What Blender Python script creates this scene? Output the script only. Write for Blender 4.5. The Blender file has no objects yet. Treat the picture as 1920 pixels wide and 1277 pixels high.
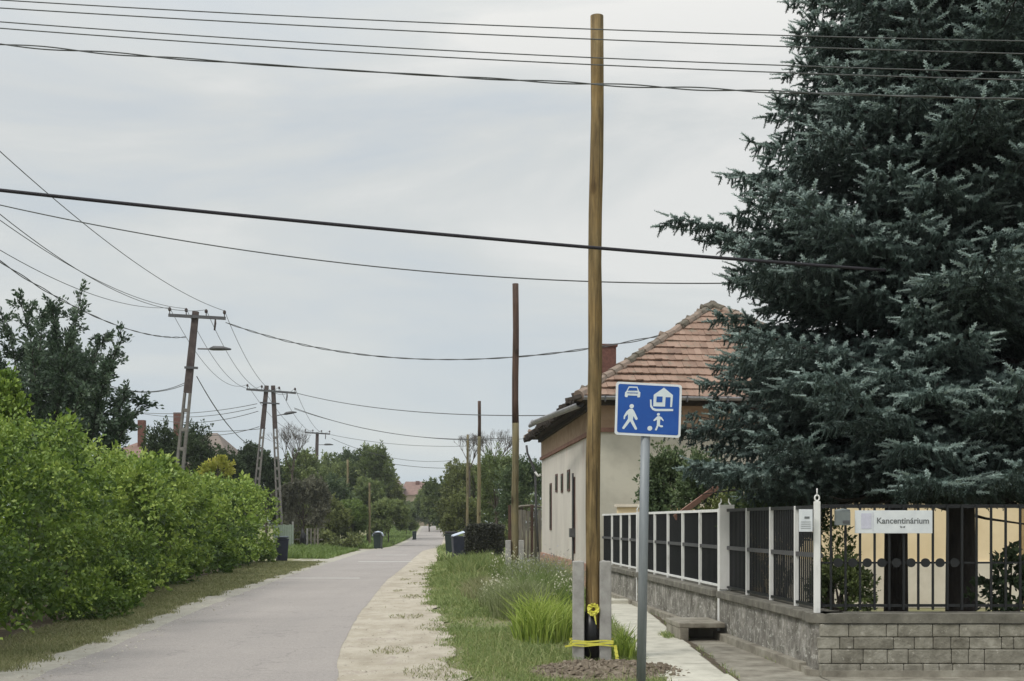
import bpy, math, random
import numpy as np
from mathutils import Vector, Matrix
random.seed(7); RNG = np.random.default_rng(11)
R = math.radians
scene = bpy.context.scene
COL = scene.collection

# ------------------------------------------------------------------ camera
HAZE = .00035; F = 2400.0; HZ = 978.0; EYE = 1.6
cam_d = bpy.data.cameras.new('camera'); cam = bpy.data.objects.new('camera', cam_d); COL.objects.link(cam)
cam.location = (0, 0, EYE); cam.rotation_euler = (R(90), 0, 0)
cam_d.sensor_width = 36; cam_d.lens = F/1920*36; cam_d.shift_y = (HZ-638.5)/1920
cam_d.clip_start = 0.1; cam_d.clip_end = 6000
scene.camera = cam

def at(x, y, Y):
    """point of the place seen at photo coordinates (x, y), Y metres ahead"""
    return Vector(((x-960)/F*Y, Y, EYE+(HZ-y)/F*Y))

def interp(v, pts):
    xs = [p[0] for p in pts]; ys = [p[1] for p in pts]
    return np.interp(v, xs, ys)
GZ = [(-60,0),(60,0),(72,-.03),(95,-.28),(125,-.25),(150,-.1),(200,.82),(215,.86),(240,.5),(320,-1),(900,-2)]
def gz(Y): return interp(Y, GZ)
def gzf(Y): return float(interp(Y, GZ))

# ------------------------------------------------------------------ object helpers
def tag(o, label=None, cat=None, group=None, kind=None):
    if label: o['label'] = label
    if cat: o['category'] = cat
    if group: o['group'] = group
    if kind: o['kind'] = kind
    return o
ORIGIN = {}
def thing(name, loc, label, cat, group=None):
    o = bpy.data.objects.new(name, None); COL.objects.link(o); o.location = loc
    o.empty_display_size = .2
    ORIGIN[o.name] = Vector(loc)
    return tag(o, label, cat, group)
def link(name, me, mat, parent=None):
    o = bpy.data.objects.new(name, me); COL.objects.link(o)
    if mat: me.materials.append(mat)
    if parent is not None:
        o.parent = parent; ORIGIN[o.name] = ORIGIN[parent.name]
    else: ORIGIN[o.name] = Vector((0,0,0))
    return o
def qmesh(name, V, Fc, attr=None, smooth=False):
    V = np.asarray(V, dtype=np.float32).reshape(-1,3); Fc = np.asarray(Fc, dtype=np.int32)
    n, k = Fc.shape
    me = bpy.data.meshes.new(name)
    me.vertices.add(len(V)); me.vertices.foreach_set('co', V.ravel())
    me.loops.add(n*k); me.loops.foreach_set('vertex_index', Fc.ravel())
    me.polygons.add(n); me.polygons.foreach_set('loop_start', np.arange(0, n*k, k, dtype=np.int32))
    if smooth: me.polygons.foreach_set('use_smooth', np.ones(n, dtype=bool))
    me.update(calc_edges=True)
    if attr is not None:
        a = me.attributes.new('rnd', 'FLOAT', 'FACE'); a.data.foreach_set('value', np.asarray(attr, dtype=np.float32))
    return me
def qobj(name, V, Fc, mat, parent=None, attr=None, smooth=False):
    V = np.asarray(V, dtype=np.float64).reshape(-1,3)
    if parent is not None: V = V - np.array(ORIGIN[parent.name])
    return link(name, qmesh(name, V, Fc, attr, smooth), mat, parent)

class MB:
    def __init__(s): s.v = []; s.f = []; s.r = []
    def quad(s, pts, r=None):
        b = len(s.v); s.v += [Vector(p) for p in pts]; s.f.append(tuple(range(b, b+len(pts)))); s.r.append(random.random() if r is None else r); return s
    def box(s, c, size, rz=0, rx=0, ry=0, taper=1.0, r=None):
        b = len(s.v); r = random.random() if r is None else r
        M = Matrix.Rotation(rz,3,'Z') @ Matrix.Rotation(ry,3,'Y') @ Matrix.Rotation(rx,3,'X'); c = Vector(c)
        for dz in (-.5,.5):
            k = taper if dz > 0 else 1
            for dx, dy in ((-.5,-.5),(.5,-.5),(.5,.5),(-.5,.5)):
                s.v.append(c + M @ Vector((dx*size[0]*k, dy*size[1]*k, dz*size[2])))
        for q in ((3,2,1,0),(4,5,6,7),(0,1,5,4),(1,2,6,5),(2,3,7,6),(3,0,4,7)):
            s.f.append(tuple(b+i for i in q)); s.r.append(r)
        return s
    def beam(s, a, b_, w, h, up=Vector((0,0,1)), w2=None, h2=None, r=None):
        a = Vector(a); b_ = Vector(b_); d = (b_-a).normalized(); sd = d.cross(up)
        if sd.length < 1e-4: sd = Vector((1,0,0))
        sd.normalize(); u = sd.cross(d); b = len(s.v); r = random.random() if r is None else r
        w2 = w2 or w; h2 = h2 or h
        for p, ww, hh in ((a,w,h),(b_,w2,h2)):
            for i, j in ((-.5,-.5),(.5,-.5),(.5,.5),(-.5,.5)): s.v.append(p+sd*ww*i+u*hh*j)
        for q in ((3,2,1,0),(4,5,6,7),(0,1,5,4),(1,2,6,5),(2,3,7,6),(3,0,4,7)):
            s.f.append(tuple(b+i for i in q)); s.r.append(r)
        return s
    def tube(s, pts, rad, n=8, caps=True):
        pts = [Vector(p) for p in pts]
        if not hasattr(rad, '__len__'): rad = [rad]*len(pts)
        b = len(s.v); ref = None; rr = random.random()
        for i, p in enumerate(pts):
            d = (pts[min(i+1,len(pts)-1)]-pts[max(i-1,0)]).normalized()
            if ref is None:
                ref = Vector((0,0,1)) if abs(d.z) < .9 else Vector((1,0,0))
            sd = d.cross(ref).normalized(); u = sd.cross(d); ref = u
            for k in range(n):
                a = 2*math.pi*k/n; s.v.append(p+(sd*math.cos(a)+u*math.sin(a))*rad[i])
        for i in range(len(pts)-1):
            for k in range(n):
                k2 = (k+1) % n; s.f.append((b+i*n+k, b+i*n+k2, b+(i+1)*n+k2, b+(i+1)*n+k)); s.r.append(rr)
        if caps:
            s.f.append(tuple(b+k for k in range(n))[::-1]); s.r.append(rr)
            e = b+(len(pts)-1)*n; s.f.append(tuple(e+k for k in range(n))); s.r.append(rr)
        return s
    def prism(s, outline, origin, ux, uy, depth):
        """flat outline (list of (u,v)) at origin with axes ux, uy, extruded by depth vector"""
        b = len(s.v); n = len(outline); o = Vector(origin); ux = Vector(ux); uy = Vector(uy); depth = Vector(depth); rr = random.random()
        for k in (0,1):
            for (u, v) in outline: s.v.append(o+ux*u+uy*v+depth*k)
        s.f.append(tuple(b+i for i in range(n))); s.f.append(tuple(b+n+i for i in range(n))[::-1]); s.r += [rr,rr]
        for i in range(n):
            j = (i+1) % n; s.f.append((b+i, b+n+i, b+n+j, b+j)); s.r.append(rr)
        return s
    def build(s, name, mat, parent=None, smooth=False, bevel=0):
        off = ORIGIN[parent.name] if parent is not None else Vector((0,0,0))
        me = bpy.data.meshes.new(name); me.from_pydata([tuple(v-off) for v in s.v], [], s.f)
        a = me.attributes.new('rnd', 'FLOAT', 'FACE'); a.data.foreach_set('value', s.r)
        me.update()
        o = link(name, me, mat, parent)
        if smooth:
            me.polygons.foreach_set('use_smooth', [len(p.vertices) <= 4 for p in me.polygons])
        if bevel:
            m = o.modifiers.new('bevel', 'BEVEL'); m.width = bevel; m.segments = 2; m.limit_method = 'ANGLE'
        return o
def copy_tree(o, parent=None):
    c = o.copy(); COL.objects.link(c)
    if parent is not None: c.parent = parent
    for ch in list(o.children): copy_tree(ch, c)
    return c

# ------------------------------------------------------------------ materials
MATS = {}
def newmat(name):
    m = bpy.data.materials.new(name); m.use_nodes = True; nt = m.node_tree; nt.nodes.clear()
    out = nt.nodes.new('ShaderNodeOutputMaterial'); MATS[name] = m
    return m, nt, out
def N(nt, t, **kw):
    n = nt.nodes.new(t)
    for k, v in kw.items():
        if k in n.inputs: n.inputs[k].default_value = v
        else: setattr(n, k, v)
    return n
def ramp(nt, fac, stops):
    r = nt.nodes.new('ShaderNodeValToRGB'); e = r.color_ramp.elements
    while len(e) > 1: e.remove(e[-1])
    e[0].position = stops[0][0]; e[0].color = (*stops[0][1], 1)
    for p, c in stops[1:]:
        x = e.new(p); x.color = (*c, 1)
    nt.links.new(fac, r.inputs[0]); return r.outputs[0]
def noise(nt, scale, detail=5, rough=.6, vec=None, dist=0.0):
    n = N(nt, 'ShaderNodeTexNoise', Scale=scale, Detail=detail, Roughness=rough, Distortion=dist)
    if vec is not None: nt.links.new(vec, n.inputs['Vector'])
    return n.outputs['Fac']
def objcoord(nt, scale=(1,1,1)):
    g = nt.nodes.new('ShaderNodeNewGeometry')
    m = N(nt, 'ShaderNodeMapping'); m.inputs['Scale'].default_value = scale
    nt.links.new(g.outputs['Position'], m.inputs['Vector']); return m.outputs[0]
def mix(nt, fac, a, b, mode='MIX'):
    m = nt.nodes.new('ShaderNodeMix'); m.data_type = 'RGBA'; m.blend_type = mode
    for sock, v in ((m.inputs[0], fac), (m.inputs[6], a), (m.inputs[7], b)):
        if isinstance(v, (int, float)): sock.default_value = v
        elif isinstance(v, tuple): sock.default_value = (*v, 1)
        else: nt.links.new(v, sock)
    return m.outputs[2]
def bump(nt, h, strength, dist=.01):
    b = N(nt, 'ShaderNodeBump', Strength=strength, Distance=dist); nt.links.new(h, b.inputs['Height']); return b.outputs[0]
def surf(name, stops, scale=3, scl=(1,1,1), rough=.8, b=.3, bscale=40, bdist=.01, metal=0, detail=6, spots=None, spec=.3, attr=0, dist=0):
    m, nt, out = newmat(name); v = objcoord(nt, scl)
    fac = noise(nt, scale, detail, .65, v, dist)
    if attr:
        a = N(nt, 'ShaderNodeAttribute', attribute_name='rnd'); mm = N(nt, 'ShaderNodeMath', operation='MULTIPLY_ADD')
        nt.links.new(a.outputs['Fac'], mm.inputs[0]); mm.inputs[1].default_value = attr
        m2 = N(nt, 'ShaderNodeMath', operation='MULTIPLY_ADD'); nt.links.new(fac, m2.inputs[0]); m2.inputs[1].default_value = 1-attr
        m2.inputs[2].default_value = 0; nt.links.new(m2.outputs[0], mm.inputs[2]); fac = mm.outputs[0]
    c = ramp(nt, fac, stops)
    if spots:
        f2 = noise(nt, spots[1], 4, .7, v); rr = ramp(nt, f2, [(spots[2], (0,0,0)), (spots[2]+.1, (1,1,1))])
        c = mix(nt, rr, c, spots[0])
    p = N(nt, 'ShaderNodeBsdfPrincipled', Roughness=rough, Metallic=metal); p.inputs['Specular IOR Level'].default_value = spec
    nt.links.new(c, p.inputs['Base Color'])
    if b: nt.links.new(bump(nt, noise(nt, bscale, 4, .7, v), b, bdist), p.inputs['Normal'])
    nt.links.new(p.outputs[0], out.inputs[0]); return m
def leafmat(name, stops, nscale=.8, trans=.3, rough=.55, w=.55):
    m, nt, out = newmat(name); a = N(nt, 'ShaderNodeAttribute', attribute_name='rnd')
    f = noise(nt, nscale, 3, .6, objcoord(nt))
    k = N(nt, 'ShaderNodeMath', operation='MULTIPLY'); k.inputs[1].default_value = w; nt.links.new(a.outputs['Fac'], k.inputs[0])
    k2 = N(nt, 'ShaderNodeMath', operation='MULTIPLY_ADD'); k2.inputs[1].default_value = 1-w; nt.links.new(f, k2.inputs[0]); nt.links.new(k.outputs[0], k2.inputs[2])
    c = ramp(nt, k2.outputs[0], stops)
    p = N(nt, 'ShaderNodeBsdfPrincipled', Roughness=rough); p.inputs['Specular IOR Level'].default_value = .35
    t = nt.nodes.new('ShaderNodeBsdfTranslucent'); nt.links.new(c, p.inputs['Base Color']); nt.links.new(c, t.inputs[0])
    s = N(nt, 'ShaderNodeMixShader'); s.inputs[0].default_value = trans
    nt.links.new(p.outputs[0], s.inputs[1]); nt.links.new(t.outputs[0], s.inputs[2]); nt.links.new(s.outputs[0], out.inputs[0]); return m
def plain(name, c, rough=.6, metal=0, vary=.15):
    lo = tuple(x*(1-vary) for x in c); hi = tuple(min(1, x*(1+vary)) for x in c)
    return surf(name, [(.3, lo), (.7, hi)], 6, rough=rough, b=.08, metal=metal)

M = {}
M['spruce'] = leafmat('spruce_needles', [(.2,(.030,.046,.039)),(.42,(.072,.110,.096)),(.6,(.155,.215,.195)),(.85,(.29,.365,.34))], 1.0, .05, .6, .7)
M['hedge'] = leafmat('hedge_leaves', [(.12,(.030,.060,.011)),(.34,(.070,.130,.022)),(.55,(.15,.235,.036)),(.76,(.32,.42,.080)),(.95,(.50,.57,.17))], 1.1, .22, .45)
M['yellowleaf'] = leafmat('yellow_leaves', [(.2,(.22,.28,.05)),(.6,(.48,.47,.09)),(.9,(.66,.60,.2))], 2)
M['apple'] = leafmat('silvery_leaves', [(.2,(.03,.055,.03)),(.5,(.065,.105,.06)),(.75,(.15,.21,.14)),(.95,(.34,.40,.32))], .8, .2, .4, .75)
M['dark'] = leafmat('dark_conifer', [(.2,(.022,.04,.018)),(.6,(.05,.078,.032)),(.95,(.105,.14,.06))], .8, .15, .7)
M['mid'] = leafmat('mid_leaves', [(.2,(.055,.08,.03)),(.5,(.13,.175,.06)),(.75,(.23,.28,.105)),(.95,(.33,.37,.16))], .25, .3, .6, .7)
M['deep'] = leafmat('deep_leaves', [(.2,(.035,.06,.028)),(.5,(.08,.12,.052)),(.75,(.15,.20,.09)),(.95,(.23,.28,.13))], .3, .25, .6, .7)
M['olive'] = leafmat('olive_leaves', [(.2,(.065,.08,.025)),(.5,(.14,.165,.05)),(.75,(.22,.25,.09)),(.95,(.32,.34,.14))], .3, .3, .6, .7)
M['bright'] = leafmat('bright_leaves', [(.2,(.09,.14,.03)),(.55,(.16,.23,.06)),(.95,(.27,.34,.12))], .5, .35)
M['purple'] = leafmat('brownish_leaves', [(.2,(.07,.075,.05)),(.6,(.16,.16,.11)),(.95,(.26,.25,.19))], .5, .2)
M['box'] = leafmat('box_leaves', [(.2,(.02,.022,.014)),(.6,(.04,.042,.028)),(.95,(.08,.085,.05))], 1.5, .1)
M['grass'] = leafmat('grass_blades', [(.2,(.13,.19,.06)),(.45,(.20,.27,.085)),(.65,(.30,.34,.13)),(.85,(.42,.40,.21))], .45, .3, .6, .5)
M['drygrass'] = leafmat('dry_grass', [(.2,(.15,.17,.07)),(.5,(.25,.26,.12)),(.9,(.42,.39,.23))], .6, .3, .7, .5)
M['iris'] = leafmat('iris_blades', [(.2,(.16,.24,.04)),(.5,(.35,.45,.09)),(.75,(.52,.60,.16)),(.95,(.66,.68,.32))], 3, .4, .45)
M['sage'] = leafmat('sage_leaves', [(.2,(.13,.17,.06)),(.5,(.25,.29,.13)),(.75,(.36,.39,.22)),(.95,(.48,.50,.34))], 2, .25, .8)
M['pale'] = leafmat('pale_flowers', [(.2,(.45,.44,.30)),(.7,(.72,.70,.55))], 2, .3)
M['lav'] = leafmat('lavender_heads', [(.2,(.22,.23,.22)),(.7,(.36,.36,.37))], 2, .2)
M['ground'] = surf('turf_soil', [(.3,(.14,.15,.065)),(.5,(.20,.195,.10)),(.7,(.29,.25,.16))], .9, rough=.95, b=.5, bscale=30, detail=8)
M['soil_shade'] = surf('dark_soil_shade', [(.3,(.06,.05,.035)),(.7,(.13,.10,.07))], 6, rough=1, b=.6, bscale=30)  # soil of the pavement groove; under the hedge it paints shade
def road_mat():
    m, nt, out = newmat('worn_asphalt'); v = objcoord(nt)
    big = ramp(nt, noise(nt, .35, 5, .6, v), [(.3,(.285,.262,.248)),(.5,(.308,.282,.266)),(.7,(.332,.303,.285))])
    lat = objcoord(nt, (1.6,.06,1)); streak = ramp(nt, noise(nt, 1.0, 5, .6, lat), [(.4,(.975,.975,.975)),(.6,(1.02,1.015,1.01))])
    c = mix(nt, 1.0, big, streak, 'MULTIPLY')
    fine = ramp(nt, noise(nt, 95, 3, .8, v), [(.33,(.66,.66,.66)),(.5,(1,1,1)),(.68,(1.30,1.29,1.27))])
    c = mix(nt, .8, c, fine, 'MULTIPLY')
    md_ = ramp(nt, noise(nt, 26, 4, .8, v), [(.36,(.84,.84,.84)),(.5,(1,1,1)),(.64,(1.14,1.135,1.13))]); c = mix(nt, .8, c, md_, 'MULTIPLY')
    vo = N(nt, 'ShaderNodeTexVoronoi', Scale=.42); vo.feature = 'DISTANCE_TO_EDGE'
    nz = N(nt, 'ShaderNodeTexNoise', Scale=1.6, Detail=6); nt.links.new(v, nz.inputs['Vector'])
    vadd = N(nt, 'ShaderNodeVectorMath', operation='ADD'); nt.links.new(v, vadd.inputs[0]); nt.links.new(nz.outputs['Color'], vadd.inputs[1])
    nt.links.new(vadd.outputs[0], vo.inputs['Vector'])
    crack = ramp(nt, vo.outputs[0], [(.0,(.55,.55,.55)),(.008,(1,1,1))]); c = mix(nt, .5, c, crack, 'MULTIPLY')
    p = N(nt, 'ShaderNodeBsdfPrincipled', Roughness=.85); p.inputs['Specular IOR Level'].default_value = .25
    nt.links.new(c, p.inputs['Base Color']); nt.links.new(bump(nt, noise(nt, 120, 3, .8, v), .5, .006), p.inputs['Normal'])
    nt.links.new(p.outputs[0], out.inputs[0]); return m
M['road'] = road_mat()
M['gravel'] = surf('pale_gravel', [(.28,(.30,.26,.20)),(.45,(.39,.345,.275)),(.58,(.455,.41,.335)),(.75,(.51,.47,.395))], 2.2, scl=(1,.5,1), rough=.95, b=.7, bscale=55, bdist=.02, detail=12, spots=((.37,.32,.27), 2.6, .56))
M['gravel_l'] = surf('pale_grit', [(.3,(.31,.29,.245)),(.7,(.42,.395,.34))], 5, rough=.95, b=.6, bscale=60, bdist=.015, detail=10)
M['marking'] = surf('road_paint', [(.3,(.55,.54,.52)),(.6,(.74,.73,.70))], 9, rough=.8, b=.2)
M['path'] = surf('path_concrete', [(.3,(.36,.345,.29)),(.5,(.50,.48,.41)),(.7,(.58,.56,.48))], 3.5, rough=.9, b=.4, bscale=50, detail=9)
M['skirt'] = surf('skirt_concrete', [(.3,(.14,.125,.10)),(.48,(.24,.22,.18)),(.62,(.32,.30,.25)),(.75,(.40,.38,.33))], 3.2, rough=.9, b=.5, bscale=40, detail=9)
M['clod'] = surf('earth_clods', [(.3,(.12,.095,.07)),(.55,(.20,.165,.125)),(.75,(.30,.255,.20))], 5, rough=1, b=.8, bscale=60, attr=.25)
def wood_mat(name, cols, dark=(.07,.05,.025), cs=(9,9,.35)):
    m, nt, out = newmat(name); v = objcoord(nt, cs)
    g = noise(nt, 3.0, 8, .7, v, .6); c = ramp(nt, g, cols)
    cr = noise(nt, 5.5, 3, .5, objcoord(nt, (10,10,.12))); k = ramp(nt, cr, [(.36,(0,0,0)),(.40,(1,1,1))]); c = mix(nt, k, dark, c)
    kn = N(nt, 'ShaderNodeTexVoronoi', Scale=1.0); nt.links.new(objcoord(nt, (2.2,2.2,1.3)), kn.inputs['Vector'])
    kk = ramp(nt, kn.outputs[0], [(.10,(.35,.28,.2)),(.17,(1,1,1))]); c = mix(nt, .8, c, kk, 'MULTIPLY')
    pt_ = ramp(nt, noise(nt, 1.6, 5, .65, objcoord(nt, (2,2,1))), [(.35,(.62,.66,.62)),(.5,(1,1,1)),(.66,(1.18,1.12,1.0))]); c = mix(nt, .9, c, pt_, 'MULTIPLY')
    p = N(nt, 'ShaderNodeBsdfPrincipled', Roughness=.75); p.inputs['Specular IOR Level'].default_value = .25
    nt.links.new(c, p.inputs['Base Color']); nt.links.new(bump(nt, g, .8, .012), p.inputs['Normal']); nt.links.new(p.outputs[0], out.inputs[0]); return m
M['pole'] = wood_mat('impregnated_pine', [(.3,(.085,.058,.027)),(.45,(.155,.108,.048)),(.58,(.225,.16,.074)),(.75,(.34,.25,.13))], cs=(6,6,.55))
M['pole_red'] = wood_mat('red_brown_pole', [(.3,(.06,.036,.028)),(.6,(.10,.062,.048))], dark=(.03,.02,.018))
M['pole_dull'] = wood_mat('dull_green_pole', [(.3,(.12,.10,.055)),(.6,(.19,.165,.095))])
M['board'] = wood_mat('grey_boards', [(.3,(.13,.12,.10)),(.6,(.22,.205,.18))])
M['stub'] = surf('grey_concrete', [(.3,(.26,.25,.235)),(.55,(.36,.35,.33)),(.8,(.45,.44,.42))], 7, rough=.9, b=.4, bscale=70, detail=9)
M['pylon'] = surf('weathered_concrete', [(.3,(.13,.12,.115)),(.6,(.20,.19,.175)),(.8,(.27,.26,.24))], 5, rough=.9, b=.3)
M['pylon_dk'] = surf('halo_dark_concrete', [(.3,(.055,.042,.04)),(.7,(.11,.088,.082))], 5, rough=.9, b=.3)  # dark halo tone against the sky painted into pylon heads; insulators share it
M['iron'] = plain('black_iron', (.016,.017,.019), .45)
M['steel'] = plain('dull_steel', (.10,.10,.105), .5, .3)
M['galv'] = surf('galvanised_steel', [(.3,(.17,.19,.205)),(.6,(.225,.245,.26)),(.8,(.29,.31,.325))], 14, scl=(1,1,.15), rough=.55, b=.05, metal=.25, detail=8)
M['zinc'] = surf('zinc_gutter', [(.3,(.22,.22,.23)),(.7,(.40,.40,.42))], 6, rough=.5, metal=.3, b=.1)
M['white'] = surf('chalky_white_paint', [(.25,(.48,.48,.45)),(.42,(.70,.70,.68)),(.8,(.80,.80,.78))], 8, scl=(1,1,.4), rough=.6, b=.15, detail=8)
M['signwhite'] = surf('sign_white', [(.3,(.60,.63,.66)),(.7,(.72,.75,.77))], 8, rough=.4, b=.02)
M['signblue'] = surf('sign_blue', [(.3,(.009,.065,.30)),(.7,(.013,.085,.36))], 5, rough=.38, b=.02, spec=.4)
M['symbol'] = surf('sign_symbol', [(.3,(.55,.62,.66)),(.7,(.66,.72,.74))], 9, rough=.5, b=.02)
M['yellowtape'] = surf('yellow_tape', [(.3,(.55,.52,.06)),(.7,(.78,.74,.14))], 14, rough=.45, b=.2)
M['black'] = plain('black_plastic', (.012,.012,.013), .35)
M['cable'] = plain('black_cable', (.022,.02,.026), .6)
M['wire'] = plain('grey_wire', (.085,.09,.09), .6)
M['binblue'] = plain('bin_blue_black', (.030,.034,.052), .45)
M['bingreen'] = plain('bin_green_black', (.022,.035,.032), .45)
M['binlid'] = plain('bin_lid_grey', (.10,.12,.14), .4)
M['lidpale'] = plain('bin_lid_pale', (.50,.56,.66), .4)
M['ink'] = plain('grey_ink', (.15,.16,.165), .6)
M['paleink'] = plain('pale_ink', (.56,.56,.66), .6)
M['bark'] = surf('dark_bark', [(.3,(.022,.019,.018)),(.7,(.055,.046,.042))], 9, scl=(1,1,.35), rough=1, b=1, bscale=25, bdist=.03)
M['bark2'] = surf('grey_bark', [(.3,(.06,.05,.04)),(.7,(.12,.10,.085))], 9, rough=1, b=.5)
M['wallside'] = surf('house_plaster_street', [(.3,(.50,.465,.42)),(.5,(.58,.545,.49)),(.75,(.66,.62,.56))], .9, rough=.95, b=.3, bscale=18, detail=9, spots=((.56,.46,.41), 1.1, .60), scl=(1.6,1.0,.4))
M['wallend'] = surf('house_plaster_end', [(.3,(.42,.40,.335)),(.6,(.54,.52,.44))], 1.3, rough=.95, b=.3, bscale=18, detail=9)
M['frieze'] = surf('brown_frieze', [(.3,(.30,.20,.13)),(.7,(.44,.32,.22))], 1.6, scl=(1,1,2), rough=.9, b=.2, detail=8)
M['cornice'] = surf('red_brown_cornice', [(.3,(.17,.09,.065)),(.7,(.30,.17,.13))], 3, rough=.9, b=.2)
M['brick_socle'] = surf('brick_socle', [(.3,(.32,.17,.125)),(.6,(.45,.28,.22)),(.8,(.5,.40,.33))], 5, rough=.95, b=.6, bscale=25)
M['tile'] = surf('clay_tiles', [(.2,(.15,.098,.075)),(.45,(.25,.163,.122)),(.7,(.32,.218,.168)),(.95,(.41,.315,.255))], 2.2, rough=.9, b=.3, bscale=30, attr=.28, spots=((.20,.165,.125), 4, .56))
M['ridge'] = surf('mossy_ridge', [(.3,(.11,.10,.075)),(.5,(.20,.17,.14)),(.75,(.34,.25,.20))], 6, rough=1, b=.8, bscale=20, bdist=.03, attr=.4)
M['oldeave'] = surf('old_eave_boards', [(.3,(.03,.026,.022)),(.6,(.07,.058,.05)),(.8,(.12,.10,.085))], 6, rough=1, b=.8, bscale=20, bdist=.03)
M['chimney'] = surf('dark_red_brick', [(.3,(.10,.05,.042)),(.7,(.19,.095,.075))], 12, rough=.9, b=.4)
M['winglass'] = plain('dark_glass', (.03,.03,.035), .15)
M['winframe'] = plain('brown_frame', (.10,.055,.045), .7)
M['yellow'] = surf('warm_cream_plaster', [(.3,(.78,.62,.39)),(.6,(.88,.72,.48))], 1.2, rough=.95, b=.15, detail=8)
M['yellow2'] = surf('pale_plinth', [(.3,(.62,.56,.46)),(.7,(.76,.70,.60))], 2, rough=.95, b=.3)
M['tan'] = surf('tan_plaster', [(.3,(.33,.24,.12)),(.7,(.42,.31,.16))], 2, rough=.95, b=.2)
M['farroof'] = surf('far_roof', [(.3,(.17,.11,.092)),(.7,(.26,.17,.145))], 1.2, rough=.95, b=.2)
M['farwall'] = surf('far_wall', [(.3,(.45,.36,.25)),(.7,(.56,.46,.33))], 1, rough=.95, b=.1)
M['farbrown'] = surf('far_brown', [(.3,(.15,.125,.11)),(.7,(.23,.19,.165))], 1, rough=.95, b=.1)
M['crate'] = plain('pale_green_boards', (.24,.29,.235), .85)
def block_mat(name, kind):
    m, nt, out = newmat(name)
    if kind == 'blocks':
        g = nt.nodes.new('ShaderNodeNewGeometry'); sp = nt.nodes.new('ShaderNodeSeparateXYZ'); nt.links.new(g.outputs['Position'], sp.inputs[0])
        cb = nt.nodes.new('ShaderNodeCombineXYZ'); nt.links.new(sp.outputs[0], cb.inputs[0]); nt.links.new(sp.outputs[2], cb.inputs[1])
        nz = N(nt, 'ShaderNodeTexNoise', Scale=3.0, Detail=3); nt.links.new(cb.outputs[0], nz.inputs['Vector'])
        sc = N(nt, 'ShaderNodeVectorMath', operation='SCALE'); sc.inputs['Scale'].default_value = .07; nt.links.new(nz.outputs['Color'], sc.inputs[0])
        ad = N(nt, 'ShaderNodeVectorMath', operation='ADD'); nt.links.new(cb.outputs[0], ad.inputs[0]); nt.links.new(sc.outputs[0], ad.inputs[1])
        br = N(nt, 'ShaderNodeTexBrick', Scale=1.0); nt.links.new(ad.outputs[0], br.inputs['Vector'])
        br.inputs['Color1'].default_value = (.17,.16,.13,1); br.inputs['Color2'].default_value = (.235,.22,.18,1); br.inputs['Mortar'].default_value = (.105,.098,.08,1)
        br.inputs['Mortar Size'].default_value = .008; br.inputs['Brick Width'].default_value = .36; br.inputs['Row Height'].default_value = .165
        br.offset = .37; br.squash = .72; br.squash_frequency = 3; br.inputs['Mortar Smooth'].default_value = .5; br.inputs['Bias'].default_value = 0
        base = br.outputs['Color']; h = br.outputs['Fac']
    else:
        v2 = objcoord(nt, (1,1,.75)); f = noise(nt, 6.5, 10, .8, v2, .5)
        base = ramp(nt, f, [(.3,(.11,.105,.09)),(.46,(.20,.19,.17)),(.56,(.30,.285,.26)),(.68,(.48,.465,.44))]); h = None
    st = ramp(nt, noise(nt, 2.2, 9, .7, objcoord(nt)), [(.35,(.50,.49,.45)),(.52,(1,1,1)),(.66,(1.45,1.44,1.42))])
    c = mix(nt, .9, base, st, 'MULTIPLY')
    sp2 = ramp(nt, noise(nt, 19, 8, .75, objcoord(nt,(1,.5,1))), [(.55,(0,0,0)),(.63,(1,1,1))]); c = mix(nt, sp2, c, (.50,.49,.45))
    ms = ramp(nt, noise(nt, 4.2, 7, .7, objcoord(nt)), [(.60,(0,0,0)),(.72,(1,1,1))]); c = mix(nt, ms, c, (.085,.095,.04))
    p = N(nt, 'ShaderNodeBsdfPrincipled', Roughness=.95); p.inputs['Specular IOR Level'].default_value = .2
    nt.links.new(c, p.inputs['Base Color'])
    hn = noise(nt, 35, 6, .75, objcoord(nt)); b1 = N(nt, 'ShaderNodeBump', Strength=.7, Distance=.015); nt.links.new(hn, b1.inputs['Height'])
    if h is not None:
        b2 = N(nt, 'ShaderNodeBump', Strength=.9, Distance=.02); b2.invert = True; nt.links.new(h, b2.inputs['Height']); nt.links.new(b1.outputs[0], b2.inputs['Normal']); nt.links.new(b2.outputs[0], p.inputs['Normal'])
    else: nt.links.new(b1.outputs[0], p.inputs['Normal'])
    nt.links.new(p.outputs[0], out.inputs[0]); return m
M['blockstone'] = surf('block_stone', [(.27,(.105,.096,.078)),(.42,(.18,.168,.138)),(.55,(.26,.245,.205)),(.70,(.38,.36,.31))], 6, rough=.95, b=.8, bscale=22, bdist=.02, detail=12, attr=.14, spots=((.42,.40,.35), 14, .60)); M['blocks'] = block_mat('block_wall', 'blocks'); M['rubble'] = block_mat('rubble_wall', 'rubble')
M['coping'] = surf('coping_concrete', [(.3,(.09,.085,.07)),(.55,(.17,.16,.135)),(.75,(.28,.265,.225))], 5, rough=.95, b=.6, bscale=40, detail=9, spots=((.45,.44,.38), 14, .66))

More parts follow.
